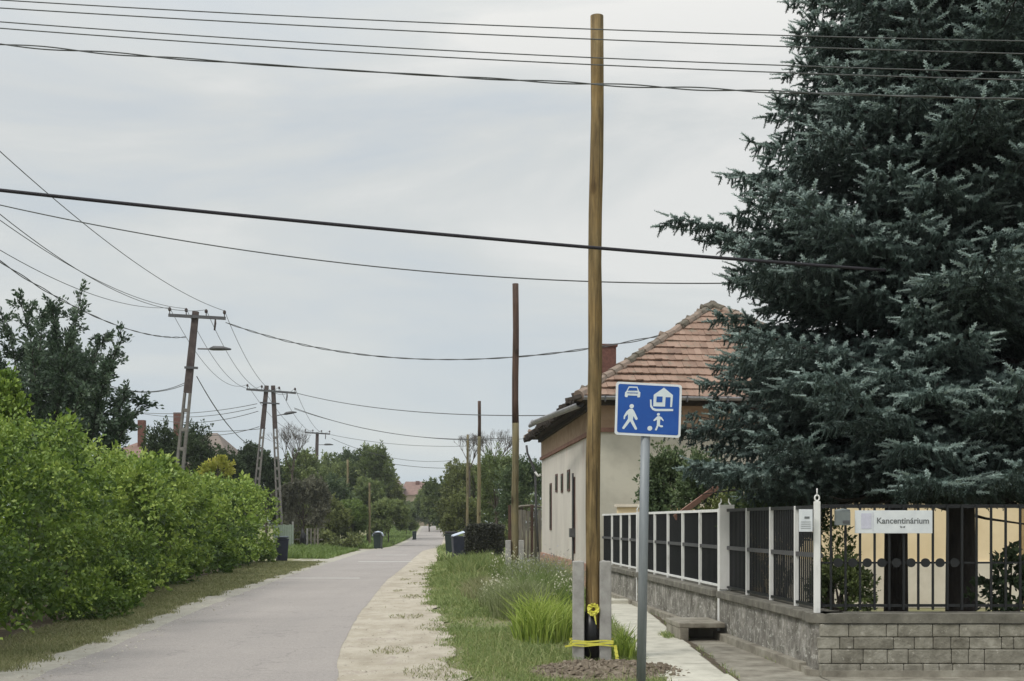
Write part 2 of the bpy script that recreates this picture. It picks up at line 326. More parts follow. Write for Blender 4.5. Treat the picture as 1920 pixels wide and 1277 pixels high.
# ------------------------------------------------------------------ world and sun
w = bpy.data.worlds.new('World'); scene.world = w; w.use_nodes = True; nt = w.node_tree; nt.nodes.clear()
out = nt.nodes.new('ShaderNodeOutputWorld')
SUN_EL, SUN_AZ = R(50), R(232)      # azimuth clockwise from +Y: behind the camera, to the left
sky = nt.nodes.new('ShaderNodeTexSky'); sky.sky_type = 'NISHITA'; sky.sun_disc = False; sky.sun_elevation = SUN_EL; sky.sun_rotation = SUN_AZ
bgs = N(nt, 'ShaderNodeBackground', Strength=.10); nt.links.new(sky.outputs[0], bgs.inputs[0])
tc = nt.nodes.new('ShaderNodeTexCoord'); sep = nt.nodes.new('ShaderNodeSeparateXYZ'); nt.links.new(tc.outputs['Generated'], sep.inputs[0])
mp = N(nt, 'ShaderNodeMapping'); mp.inputs['Scale'].default_value = (1.0,1.0,4.2); mp.inputs['Rotation'].default_value = (0, R(-5), 0); mp.inputs['Location'].default_value = (3.35,1.9,.55)
nt.links.new(tc.outputs['Generated'], mp.inputs['Vector'])
n1 = noise(nt, 1.9, 7, .55, mp.outputs[0], .6)
cl = ramp(nt, n1, [(.38,(.575,.635,.685)),(.47,(.64,.68,.70)),(.54,(.69,.715,.71)),(.64,(.80,.805,.785))])
hor = ramp(nt, sep.outputs[2], [(0,(1.04,1.05,1.04)),(.10,(.99,1.0,1.0)),(.30,(1.0,1.0,1.0)),(.42,(1.22,1.2,1.18)),(.6,(2.0,1.97,1.93)),(1,(2.3,2.28,2.25))])
cc = mix(nt, 1.0, cl, hor, 'MULTIPLY')
bgc = N(nt, 'ShaderNodeBackground', Strength=1.0); nt.links.new(cc, bgc.inputs[0])
ms = N(nt, 'ShaderNodeMixShader'); ms.inputs[0].default_value = .93
nt.links.new(bgs.outputs[0], ms.inputs[1]); nt.links.new(bgc.outputs[0], ms.inputs[2]); nt.links.new(ms.outputs[0], out.inputs[0])
sd = bpy.data.lights.new('sun', 'SUN'); sd.energy = 1.75; sd.angle = R(12); sd.color = (1,.955,.88)
so = bpy.data.objects.new('sun', sd); COL.objects.link(so)
dirv = Vector((math.sin(SUN_AZ)*math.cos(SUN_EL), math.cos(SUN_AZ)*math.cos(SUN_EL), math.sin(SUN_EL)))
so.rotation_euler = dirv.to_track_quat('Z','Y').to_euler()
scene.view_settings.view_transform = 'Standard'; scene.view_settings.look = 'None'; scene.view_settings.exposure = 0; scene.view_settings.gamma = 1

# ------------------------------------------------------------------ ground, road, path
def roadL(Y): return interp(Y, [(-40,-1.4),(13,-4.85),(17,-5.15),(23,-5.65),(31,-6.15),(39,-6.65),(55,-7.25),(70,-8.0),(95,-8.5),(150,-11.1),(200,-13.9),(330,-22)])
def roadR(Y): return interp(Y, [(-40,1.9),(12.8,-1.76),(16,-2.15),(21.5,-2.6),(34,-3.36),(45,-3.8),(70,-4.9),(95,-5.3),(150,-7.9),(200,-10.7),(330,-18.5)])
def gravL(Y): return interp(Y, [(-40,-2.2),(13.5,-5.4),(16,-5.5),(19,-5.75),(25,-6.35),(35,-6.8),(47,-7.3),(55,-7.8),(70,-8.5),(95,-9.0),(150,-11.5),(200,-14.3),(330,-22.4)])
def gravR(Y): return interp(Y, [(-40,2.9),(12.8,-.53),(15,-.66),(17.2,-.82),(21.5,-1.14),(25.3,-1.6),(34.3,-2.2),(43,-2.75),(53,-3.0),(70,-4.1),(95,-4.8),(150,-7.5),(200,-10.3),(330,-18)])
ys = np.concatenate([np.linspace(-40,10,26), np.linspace(11,60,50), np.linspace(63,240,60), np.linspace(250,1500,30), [3000.]])
xs = np.concatenate([[-2500,-1000,-500,-250,-150,-90,-60,-40,-30], np.linspace(-24,14,77), [20,30,45,70,120,250,600,1500,2500]])
X, Y = np.meshgrid(xs, ys); Z = gz(Y) + np.where((X>-24)&(X<14)&(Y>11)&(Y<60), RNG.normal(0,.012,X.shape), 0)
# keep the ground below road and path sheets
inroad = (X > gravL(Y)-.6) & (X < gravR(Y)+.6); Z = np.where(inroad, gz(Y)-.02, Z)
inpath = (X > 1.0) & (Y < 34) & (Y > 8); Z = np.where(inpath, gz(Y)-.02, Z)
ny, nx = X.shape; idx = np.arange(nx*ny).reshape(ny,nx)
Fq = np.stack([idx[:-1,:-1], idx[:-1,1:], idx[1:,1:], idx[1:,:-1]], -1).reshape(-1,4)
g = qobj('ground', np.stack([X,Y,Z],-1), Fq, M['ground'], smooth=True); tag(g, kind='structure')
def smoothnoise(t, seed, scale):
    r = np.random.default_rng(seed); k = r.normal(0,1,int(t.max()-t.min())*int(max(1,1/scale))+400)
    u = (t-t.min())/scale; i = u.astype(int) % (len(k)-1); f = u-u.astype(int); f = f*f*(3-2*f)
    return k[i]*(1-f)+k[i+1]*f
def strip(name, fl, fr, y0, y1, dz, mat, rag_l=0, rag_r=0, n=700, cols=6):
    t = np.linspace(0,1,n); Yv = y0+(y1-y0)*t**1.6
    L = fl(Yv)+ rag_l*(smoothnoise(Yv,1,.7)*.6+smoothnoise(Yv,2,.17)*.4); Rr = fr(Yv)+ rag_r*(smoothnoise(Yv,3,.8)*.6+smoothnoise(Yv,4,.2)*.4)
    s = np.linspace(0,1,cols); XX = L[:,None]*(1-s)+Rr[:,None]*s; YY = np.repeat(Yv[:,None],cols,1); ZZ = gz(YY)+dz
    id_ = np.arange(n*cols).reshape(n,cols); Q = np.stack([id_[:-1,:-1], id_[:-1,1:], id_[1:,1:], id_[1:,:-1]],-1).reshape(-1,4)
    return tag(qobj(name, np.stack([XX,YY,ZZ],-1), Q, mat, smooth=True), kind='structure')
strip('road', roadL, roadR, -40, 330, .008, M['road'], .045, .012)
strip('gravel_shoulder', gravL, lambda y: roadL(y)+.25, -40, 330, .004, M['gravel_l'], .12, .0)
strip('gravel_verge', lambda y: roadR(y)-.25, gravR, -40, 330, .0045, M['gravel'], 0, .09)
# driveway openings on the left and a dirt apron
def patch(name, pts, dz, mat):
    m = MB(); m.quad([(x, y, gzf(y)+dz) for x, y in pts]); return tag(m.build(name, mat), kind='structure')
patch('gravel_driveway', [(-9.9,51.2),(-7.0,48.2),(-7.2,54.5),(-12,55.5)], .002, M['gravel_l'])
patch('gravel_side_road', [(-20,74.5),(-7.6,73.2),(-8.0,79),(-22,80.5)], .002, M['gravel_l'])
for x0, x1, y0, w_ in ((-6.40,-4.28,35.9,.17),(-6.1,-3.95,50.6,.32),(-6.5,-5.0,61,.18)):
    m = MB(); m.quad([(x0,y0,gzf(y0)+.0125),(x1,y0-.02,gzf(y0)+.0125),(x1,y0+w_-.02,gzf(y0)+.0125),(x0,y0+w_,gzf(y0)+.0125)])
    tag(m.build('road_marking', M['marking']), kind='structure')
# slab path along the garden wall
WX = lambda y: 4.155-.075*y            # street-side line of the garden wall and fence
m = MB(); y = -6.0; k = 0
while y < 29.5:
    L_ = 1.02+random.uniform(-.06,.06); y2 = y+L_
    a0 = 1.46+.02*(y-13) if y > 13 else 1.50; a1 = a0+.74
    j = random.uniform(-.012,.012)
    cx = (a0+a1)/2+j; m.box((cx+.0, (y+y2)/2, .004), (a1-a0, L_-.03, .05), rz=random.uniform(-.012,.012), rx=random.uniform(-.004,.004)); y = y2
tag(m.build('path', M['path'], bevel=.006), kind='structure')
m = MB(); m.quad([(WX(12.7),12.55,.0065),(16,12.55,.0065),(16,13.3,.0065),(WX(13.3),13.3,.0065)]); tag(m.build('pavement_edge', M['skirt']), kind='structure')
m = MB(); m.quad([(2.26,-6,.006),(WX(-6)-.02,-6,.006),(WX(29)-.02,29,.006),(2.26-.5,29,.006)])
tag(m.build('pavement_edge', M['skirt']), kind='structure')

# ------------------------------------------------------------------ blades and leaves
def blades(name, P, h, wd, mat, lean=.35, parent=None, bend=True, seed=0, droop=.4):
    r = np.random.default_rng(seed+5); n = len(P); a = r.uniform(0,2*np.pi,n); b = r.uniform(0,2*np.pi,n)
    side = np.stack([np.cos(a),np.sin(a),np.zeros(n)],-1)*(wd*.5)[:,None]
    ld = np.stack([np.cos(b),np.sin(b),np.zeros(n)],-1)*(h*lean*r.uniform(.2,1.2,n))[:,None]
    up = np.zeros((n,3)); up[:,2] = h
    mid = P+up*.6+ld*.35; tip = P+up*(1-droop*r.uniform(0,.5,n))[:,None]+ld*1.25
    V = np.stack([P-side, P+side, mid+side*.8, mid-side*.8, tip+side*.12, tip-side*.12],1).reshape(-1,3)
    i = np.arange(n)*6; Fq = np.concatenate([np.stack([i,i+1,i+2,i+3],-1), np.stack([i+3,i+2,i+4,i+5],-1)])
    rv = r.uniform(0,1,n); return qobj(name, V, Fq, mat, parent, attr=np.concatenate([rv,rv]))
def leaves(name, P, D, size, mat, parent=None, seed=0, aspect=.5, fold=.25, spread=.7, rv=None):
    """diamond leaves at P growing roughly along D"""
    r = np.random.default_rng(seed+9); n = len(P)
    d = D + r.normal(0,spread,(n,3)); d /= np.linalg.norm(d,axis=1)[:,None]+1e-9
    q = r.normal(0,1,(n,3)); q[:,2] *= .6; s = np.cross(d,q); s /= np.linalg.norm(s,axis=1)[:,None]+1e-9
    nn = np.cross(d,s); L = size*r.uniform(.65,1.25,n); L = L[:,None]
    V = np.stack([P, P+d*L*.5+s*L*aspect*.5+nn*L*fold*.4, P+d*L, P+d*L*.5-s*L*aspect*.5+nn*L*fold*.4],1).reshape(-1,3)
    i = np.arange(n)*4; Fq = np.stack([i,i+1,i+2,i+3],-1)
    return qobj(name, V, Fq, mat, parent, attr=r.uniform(0,1,n) if rv is None else rv)

def bushy(center, rad, n_tw, per, r, lobes=9, lobe_r=.42, shell=.55, up=.25, elong=.16):
    """clumped crown: lobes on an ellipsoid, twigs in lobes, leaves along twigs -> P, D"""
    c = np.array(center); rad = np.array(rad)
    u = r.normal(0,1,(lobes,3)); u /= np.linalg.norm(u,axis=1)[:,None]; u[:,2] = np.where(u[:,2] < -.55, -u[:,2], u[:,2])
    lc = c+u*rad*r.uniform(.45,.78,lobes)[:,None]; lr = r.uniform(.75,1.25,lobes)*lobe_r
    lt = r.uniform(0,.45,lobes); k = r.integers(0,lobes,n_tw); v = r.normal(0,1,(n_tw,3)); v /= np.linalg.norm(v,axis=1)[:,None]
    t = lc[k]+v*rad*lr[k][:,None]*(r.uniform(0,1,n_tw)**.4)[:,None]
    o = (t-c)/rad; o /= np.linalg.norm(o,axis=1)[:,None]+1e-9; o[:,2] += up; o += r.normal(0,.3,(n_tw,3))
    o /= np.linalg.norm(o,axis=1)[:,None]
    s = r.uniform(0,1,(n_tw,per)); ln = elong*rad.mean()*r.uniform(.5,1.5,n_tw)
    P = t[:,None,:]+o[:,None,:]*(s*ln[:,None])[:,:,None]+r.normal(0,.025*rad.mean(),(n_tw,per,3))
    D = np.repeat(o[:,None,:],per,1); rv = np.clip(lt[k][:,None]+np.repeat(r.uniform(0,1,n_tw)[:,None],per,1)*.3+.10*v[:,2][:,None]+r.uniform(0,.3,(n_tw,per)),0,1)
    return P.reshape(-1,3), D.reshape(-1,3), t, rv.ravel()

def tree(name, label, cat, x, ytop, yb, wpx, Yd, mat, group=None, n_tw=700, per=14, leaf=None, lobes=12, shape='round', seed=1, bark='bark2', base=None, trunk_r=None, elong=.16, cover=1.0, ry=None):
    """tree whose crown spans photo rows ytop..yb and half-width wpx at distance Yd"""
    r = np.random.default_rng(seed); s = F/Yd; top = at(x, ytop, Yd); bot = at(x, yb, Yd); gzv = gzf(Yd)
    bx = (x-960)/s if base is None else (base-960)/s
    t = thing(name, (bx, Yd, gzv), label, cat, group)
    zt = top.z; zb = max(bot.z, gzv+.15); rx = wpx/s; rz = (zt-zb)/2; cz = (zt+zb)/2
    leaf = leaf or max(.09, 2.6*Yd/1280)
    if shape == 'cone':
        n = n_tw*per; z = r.uniform(0,1,n)**1.15; az = r.uniform(0,2*np.pi,n)
        ks = r.integers(2,9); lump = 1+.16*np.sin(az*5+z*14)+.12*np.sin(az*3-z*23+ks)
        rad = rx*(1-z)**.5*lump*np.where(z<.12,.75+z*2,1)*r.uniform(.55,1,n)**.5
        P = np.stack([bot.x+np.cos(az)*rad, Yd+np.sin(az)*rad, zb+(zt-zb)*z],-1)
        D = np.stack([np.cos(az)*.6,np.sin(az)*.6,np.full(n,.9)],-1); rv = r.uniform(0,1,n); tips = P[:12]
    else:
        P, D, tips, rv = bushy((top.x, Yd, cz), (rx, ry or rx*.85, rz), n_tw, per, r, lobes, lobe_r=(.42 if lobes < 20 else .30), elong=elong)
    ok = P[:,2] > gzv+.03; P, D, rv = P[ok], D[ok], rv[ok]
    leaves('crown', P, D, leaf, M[mat], t, seed=seed, rv=rv)
    tr = trunk_r or max(.05, (zt-gzv)*.016); mb = MB()
    b0 = Vector((bx,Yd,gzv-.05)); mid = Vector((top.x, Yd, zb+(zt-zb)*.35))
    mb.tube([b0, b0.lerp(mid,.5)+Vector((r.uniform(-.1,.1),0,0)), mid, Vector((top.x,Yd,zt-(zt-zb)*.25))], [tr,tr*.8,tr*.6,tr*.15], 7)
    for q in tips[:14]:
        q = Vector(q); st = b0.lerp(mid, random.uniform(.6,1)); mb.tube([st, st.lerp(q,.5)+Vector((0,0,.1*rz)), q], [tr*.35,tr*.2,tr*.06], 5)
    mb.build('trunk', M[bark], t, smooth=True)
    return t

# ------------------------------------------------------------------ grass
def scatter_between(fl, fr, y0, y1, dens, r, ypow=1.0):
    A = 0; ysamp = np.linspace(y0,y1,200); wd = np.maximum(fr(ysamp)-fl(ysamp),0); dn = dens(ysamp); wgt = wd*dn
    n = int(float(np.sum((wgt[1:]+wgt[:-1])*.5*np.diff(ysamp)))); cdf = np.cumsum(wgt); cdf /= cdf[-1]
    Yv = np.interp(r.uniform(0,1,n), cdf, ysamp); Xv = fl(Yv)+(fr(Yv)-fl(Yv))*r.uniform(0,1,n)
    return np.stack([Xv,Yv,gz(Yv)],-1)
r = np.random.default_rng(3)
pathL = lambda y: np.where(y < 13, 1.52, 1.50+.02*(y-13))
def rightedge(y): return np.where(y < 29, pathL(y), np.where(y < 46, 3.7-.07*y, 4.0))
P = scatter_between(lambda y: gravR(y)-.30, rightedge, 9, 50, lambda y: np.clip(2600*(14/y)**1.5,300,2600), r)
dry = (np.sin(P[:,0]*1.9+P[:,1]*.55+2)+np.sin(P[:,0]*3.3-P[:,1]*.8)+np.sin(P[:,1]*1.7) > 1.1) & (r.uniform(0,1,len(P)) < .6); P = P[~dry]
pn = np.sin(P[:,0]*2.3+P[:,1]*.9)+np.sin(P[:,0]*1.1-P[:,1]*1.7+1)+r.normal(0,.6,len(P))
edge = P[:,0]-gravR(P[:,1]); keep = (edge+r.normal(0,.09,len(P))+.10*np.sin(P[:,1]*3.1)+.07*np.sin(P[:,1]*7.7+1) > 0)
bare = (((P[:,0]+.35)/.55)**2+((P[:,1]-20.3)/1.3)**2 < 1+r.normal(0,.3,len(P))) & (r.uniform(0,1,len(P)) < .75); keep &= ~bare
mound_c = (1.05,13.6); md = np.hypot((P[:,0]-mound_c[0])/.84,(P[:,1]-mound_c[1])/.96); keep &= (md > 1+r.normal(0,.06,len(P)))
P = P[keep]; pn = pn[keep]; n = len(P)
hh = (.03+.045*r.uniform(0,1,n)+.014*np.clip(pn,-1,2))*np.where(P[:,1]>22,1.5,1)*np.interp(P[:,0]-gravR(P[:,1]),[0,.5],[.6,1])
hh *= np.where(r.uniform(0,1,n) < .05, r.uniform(1.6,3.2,n), 1)
tag(blades('grass', P, hh, .007*np.clip(P[:,1]/14,1,3), M['grass'], .9), 'short green lawn grass on the verge between gravel and wall', 'grass', kind='stuff')
# loose stones
def stones(name, label, fl, fr, y0, y1, num, mat, seed, smin=.004, smax=.016):
    r = np.random.default_rng(seed); Yv = y0+(y1-y0)*r.uniform(0,1,num)**1.5; Xv = fl(Yv)+(fr(Yv)-fl(Yv))*r.uniform(0,1,num); sz = r.uniform(smin,smax,num)*(1+r.uniform(0,1,num)**6*1.5)
    base = np.array([[1,0,0],[0,1,0],[-1,0,0],[0,-1,0],[0,0,1.]]); jit = r.uniform(.6,1.3,(num,5,1)); a = r.uniform(0,6.28,num); ca, sa = np.cos(a)[:,None], np.sin(a)[:,None]
    V = base[None]*jit*sz[:,None,None]; V[...,2] *= .7; x_ = V[...,0]*ca-V[...,1]*sa; y_ = V[...,0]*sa+V[...,1]*ca; V = np.stack([x_+Xv[:,None], y_+Yv[:,None], V[...,2]+.010+gz(Yv)[:,None]],-1).reshape(-1,3)
    i = np.arange(num)[:,None]*5; Fc = np.stack([np.concatenate([i+0,i+1,i+4],1),np.concatenate([i+1,i+2,i+4],1),np.concatenate([i+2,i+3,i+4],1),np.concatenate([i+3,i+0,i+4],1)],1).reshape(-1,3)
    return tag(qobj(name, V, Fc, mat, attr=np.repeat(r.uniform(0,1,num),4)), label, 'stones', kind='stuff')
M['stone'] = surf('loose_stones', [(.2,(.22,.195,.16)),(.5,(.36,.325,.27)),(.9,(.54,.50,.43))], 8, rough=.95, b=.3, attr=.8)
stones('loose_stones', 'small loose stones on the pale gravel right of the road', lambda y: roadR(y)+.02, lambda y: gravR(y)+.1, 9, 45, 2600, M['stone'], 51, .003, .010)
stones('loose_stones', 'grit scattered along the left edge of the road', lambda y: gravL(y)-.05, lambda y: roadL(y)+.35, 9, 45, 2200, M['stone'], 52, .003, .011)
P = scatter_between(lambda y: roadR(y)+.35, lambda y: gravR(y), 9, 45, lambda y: np.clip(500*(14/y)**1.5,60,500), r)
keep = (np.sin(P[:,0]*4.1+P[:,1]*1.3)+np.sin(P[:,0]*2.2-P[:,1]*2.1+.5)+(P[:,0]-gravR(P[:,1]))*1.1 > .45); P = P[keep]; n = len(P)
tag(blades('sparse_grass', P, .02+.03*r.uniform(0,1,n), .008*np.clip(P[:,1]/14,1,3), M['drygrass'], 1.2, seed=12), 'sparse trampled grass tufts growing through the gravel', 'grass', kind='stuff')
# left verge strip under the hedge
hedgeX = lambda y: interp(y, [(-10,-4.6),(15,-6.15),(23,-6.85),(32,-8.0),(41,-8.7),(50,-9.4),(60,-10)])
P = scatter_between(lambda y: hedgeX(y)-.5, lambda y: gravL(y)+.35, 8, 51, lambda y: np.clip(2000*(15/y)**1.4,350,2000), r)
e = gravL(P[:,1])-P[:,0]; P = P[e+r.normal(0,.07,len(P))+.11*np.sin(P[:,1]*2.3)+.09*np.sin(P[:,1]*5.9+2) > 0]; n = len(P)
tag(blades('verge_grass', P, .03+.05*r.uniform(0,1,n), .008*np.clip(P[:,1]/14,1,3), M['drygrass'], .9, seed=2), 'dull dry grass strip between the hedge and the road', 'grass', kind='stuff')
P = scatter_between(lambda y: gravL(y)-6.5, lambda y: gravL(y)-.1, 55, 73, lambda y: 150+y*0, r); n = len(P)
tag(blades('weedy_grass', P, .12+.4*r.uniform(0,1,n)**2*np.clip((gravL(P[:,1])-P[:,0])/2,.2,1), np.full(n,.05), M['bright'], .8, seed=3), 'tall yellow green weeds beyond the left driveway', 'weeds', kind='stuff')
P = scatter_between(lambda y: gravL(y)-5, lambda y: gravL(y)-.1, 82, 200, lambda y: 45+y*0, r); n = len(P)
tag(blades('bank_grass', P, .1+.35*r.uniform(0,1,n)**2, np.full(n,.09), M['bright'], .8, seed=4), 'green grass bank left of the far road', 'grass', kind='stuff')
P = scatter_between(lambda y: gravR(y)+0, lambda y: gravR(y)+3.5, 50, 200, lambda y: 60+y*0, r); n = len(P)
tag(blades('roadside_grass', P, .08+.3*r.uniform(0,1,n)**2, np.full(n,.07), M['grass'], .8, seed=5), 'rough grass right of the far road', 'grass', kind='stuff')

# ------------------------------------------------------------------ verge plants
def clump(name, label, cat, c, rx, ry, n, h, wd, mat, lean, seed, flowers=None, group=None):
    r = np.random.default_rng(seed); a = r.uniform(0,2*np.pi,n); q = np.sqrt(r.uniform(0,1,n))
    P = np.stack([c[0]+np.cos(a)*q*rx, c[1]+np.sin(a)*q*ry, np.full(n,0.0)],-1)
    hv = h*(1-.35*q**2)*r.uniform(.55,1.1,n)
    t = thing(name, (c[0],c[1],0), label, cat, group)
    blades('foliage', P, hv, wd*r.uniform(.6,1.3,n), M[mat], lean, t, seed=seed)
    if flowers:
        k = r.choice(n, flowers[1]); Q = P[k].copy(); Q[:,2] = hv[k]*r.uniform(.8,1.12,len(k)); Q[:,:2] += r.normal(0,.05,(len(k),2))
        leaves('flowers', Q, np.tile([0,0,1.],(len(k),1)), flowers[2], M[flowers[0]], t, seed=seed, spread=1)['kind'] = 'stuff'
    return t
clump('lily_clump', 'tall bright green strap leaved clump on the left of the concrete stubs', 'plant', (.42,17.2), .38, .75, 950, .74, .020, 'iris', .52, 21)
clump('lily_clump', 'small green strap leaved tuft between the right stub and the slab path', 'plant', (1.30,15.0), .15, .35, 200, .44, .018, 'iris', .45, 22)
clump('lily_clump', 'yellow green strap leaves behind the left concrete stub', 'plant', (.80,18.0), .22, .5, 300, .62, .02, 'iris', .4, 23)
clump('sage_bush', 'grey green feathery bush behind the bright strap leaves', 'shrub', (.18,21.6), .55, 1.0, 4200, .72, .010, 'sage', .5, 24, ('pale',120,.025))
clump('lavender_bush', 'greyish lavender bush in front of the brick base of the house', 'shrub', (.62,26.0), .75, 1.6, 4200, .98, .013, 'sage', .45, 25, ('lav',600,.045))
clump('white_flowers', 'pale flowering weeds at the road side edge of the feathery bush', 'flowers', (-.28,23.6), .30, .8, 700, .62, .012, 'sage', .6, 26, ('pale',240,.045))
clump('white_flowers', 'pale daisy like flowers under the second wooden pole', 'flowers', (.05,29.0), .55, .9, 700, .95, .015, 'bright', .5, 27, ('pale',260,.06))
clump('flowering_weed', 'yellowish flower stalks between feathery bush and left stub', 'flowers', (.92,21.5), .22, .8, 500, .8, .012, 'bright', .5, 28, ('pale',110,.05))
clump('tall_weeds', 'rough green weeds in front of the dark clipped box hedge', 'weeds', (-1.05,40), .9, 4.5, 3200, .72, .025, 'grass', .5, 29)
clump('tall_weeds', 'long grass tuft on the gravel side of the verge below the far bin', 'weeds', (-1.0,33), .7, 3.5, 2200, .34, .02, 'grass', .6, 30)
clump('tall_weeds', 'straw coloured weeds left of the feathery bush', 'weeds', (-.55,27.5), .5, 3.0, 2200, .48, .018, 'drygrass', .6, 33)
clump('tall_weeds', 'loose green weeds between the feathery bush and the lavender', 'weeds', (.45,23.6), .5, 1.0, 1200, .85, .014, 'bright', .5, 34, ('pale',60,.03))
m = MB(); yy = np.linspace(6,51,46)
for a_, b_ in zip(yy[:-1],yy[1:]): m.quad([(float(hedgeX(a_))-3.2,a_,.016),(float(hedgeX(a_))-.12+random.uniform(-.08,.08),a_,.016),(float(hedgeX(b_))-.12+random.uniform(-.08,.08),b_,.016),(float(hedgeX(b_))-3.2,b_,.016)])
tag(m.build('soil', M['soil_shade']), kind='structure')  # soil darkened to paint shade into the hollows at the hedge foot
# small tuft in the pavement joint
clump('weed_tuft', 'small weed tuft in the joint beside the slab path', 'weeds', (2.13,17.6), .10, .5, 200, .12, .012, 'grass', .9, 31)

# earth mound with clods
mm = MB(); r = np.random.default_rng(8)
nx_, ny_ = 40, 40; vs = []
for j in range(ny_):
    for i in range(nx_):
        u = i/(nx_-1)*2-1; v = j/(ny_-1)*2-1; d = math.hypot(u,v)
        h = max(0, 1-d)**.8*.10 + (random.uniform(-.015,.02) if d < .95 else 0)
        vs.append((mound_c[0]+u*.92, mound_c[1]+v*1.05, h-.015 if d < 1 else -.03))
id_ = np.arange(nx_*ny_).reshape(ny_,nx_); Q = np.stack([id_[:-1,:-1], id_[:-1,1:], id_[1:,1:], id_[1:,:-1]],-1).reshape(-1,4)
mo = qobj('earth_mound', vs, Q, M['clod'], attr=r.uniform(0,1,len(Q)), smooth=True); tag(mo, kind='structure')
cl_ = MB()
for k in range(900):
    a = random.uniform(0,6.28); d = math.sqrt(random.random()); x_ = mound_c[0]+math.cos(a)*d*.90; y_ = mound_c[1]+math.sin(a)*d*1.02
    s_ = random.choice([.01,.014,.014,.02,.02,.03,.05]); cl_.box((x_,y_,max(0,1-d)**.8*.10+s_*.15), (s_*random.uniform(.8,1.6),s_*random.uniform(.8,1.4),s_*.7), random.uniform(0,3), random.uniform(-.5,.5), random.uniform(-.5,.5), taper=random.uniform(.4,.8))
tag(cl_.build('earth_clods', M['clod'], bevel=.006), 'loose brown clods heaped round the foot of the near pole', 'soil', kind='stuff')

# ------------------------------------------------------------------ wooden poles
def wood_pole(label, X_, Y_, htop, rb, rt, lean=0, stubs=True, mats=('pole',), split=None, group='wooden utility poles along the right verge'):
    g0 = gzf(Y_); t = thing('wooden_pole', (X_,Y_,g0), label, 'utility pole', group)
    pts = []; n = 14
    for i in range(n):
        k = i/(n-1); pts.append((X_+lean*k+.008*math.sin(i*1.3), Y_, g0+.05+(htop-g0-.05)*k))
    rad = [rb+(rt-rb)*i/(n-1)+.002*math.sin(i*2.1) for i in range(n)]
    if split is None:
        MB().tube(pts, rad, 20).build('shaft', M[mats[0]], t, smooth=True)
    else:
        k = split; MB().tube(pts[:k+1], rad[:k+1], 16).build('shaft', M[mats[0]], t, smooth=True); MB().tube(pts[k:], [q*1.002 for q in rad[k:]], 16).build('shaft_top', M[mats[1]], t, smooth=True)  # top coloured darker, painting in the tonal halo against the sky
    if stubs:
        for s_ in (-1,1):
            b = MB(); b.box((X_+s_*(rb+.066)-.005, Y_-.02, g0+.55), (.135,.19,1.2), rz=.03*s_, taper=.97)
            b.build('concrete_stub', M['stub'], t, bevel=.012)
    return t
# main pole, 14.7 m ahead
mp_ = wood_pole('tall yellowish wooden pole clamped between concrete stubs, nearest of all poles', .915, 14.66, 7.39, .086, .073, .065)
b = MB(); b.tube([(.915,14.66,.02),(.917,14.66,.3),(.92,14.66,.57)], [.09,.09,.089], 20); b.build('base_wrap', M['black'], mp_, smooth=True)
for z_ in (.42,.95):
    pass
tp = thing('warning_tape', (.92,14.5,.2), 'yellow tape wound round both concrete stubs near the ground', 'tape')
m = MB(); zc = .215; n = 60
loop = [(-.235,-.125),(.235,-.125),(.25,.09),(-.25,.09)]
for kk, (dz, hh_) in enumerate(((.0,.026),(.028,.018),(-.022,.014))):
    P_ = []
    for i in range(4):
        a = loop[i]; c_ = loop[(i+1)%4]
        for j in range(10): P_.append((a[0]+(c_[0]-a[0])*j/10, a[1]+(c_[1]-a[1])*j/10))
    P_.append(P_[0]); o_ = 1+.015*kk
    for i in range(len(P_)-1):
        def zz(i): return zc+dz+.006*math.sin(i*.9+kk)+.010*(i%40)/40
        (x0,y0),(x1,y1) = P_[i],P_[i+1]
        m.quad([(.915+x0*o_,14.64+y0*o_,zz(i)-hh_/2),(.915+x1*o_,14.64+y1*o_,zz(i+1)-hh_/2),(.915+x1*o_,14.64+y1*o_,zz(i+1)+hh_/2),(.915+x0*o_,14.64+y0*o_,zz(i)+hh_/2)])
m.build('band', M['yellowtape'], tp)
m = MB()
for i in range(5): m.beam((1.165+.006*i,14.5,.20-.045*i),(1.17+.008*(i+1),14.5-.004*i,.20-.045*(i+1)), .035, .006, up=Vector((0,1,0)))
m.build('loose_end', M['yellowtape'], tp); m = MB(); m.beam((.69,14.51,.20),(.60,14.50,.185),.02,.004,up=Vector((0,1,0))); m.build('loose_end', M['yellowtape'], tp)
kn = thing('tape_knot', (.93,14.56,.6), 'crumpled yellow tape knot on the pole above its black base', 'tape')
m = MB(); r_ = random.Random(4)
for i in range(26):
    a = i/26*2*math.pi; q = .035+.018*r_.random(); c_ = Vector((.925+math.cos(a)*q, 14.545, .60+math.sin(a)*q*.9)); d = Vector((math.cos(a+1.2),r_.uniform(-.5,.2),math.sin(a+1.2)))*.04
    m.beam(c_-d, c_+d, .028, .006, up=Vector((r_.uniform(-1,1),1,r_.uniform(-1,1))))
m.build('knot', M['yellowtape'], kn)
m = MB(); m.beam((.93,14.54,.57),(.945,14.54,.50),.02,.004,up=Vector((0,1,0)),w2=.02); m.beam((.945,14.54,.50),(.957,14.54,.43),.02,.004,up=Vector((0,1,0)),w2=.007); m.build('tail', M['yellowtape'], kn)

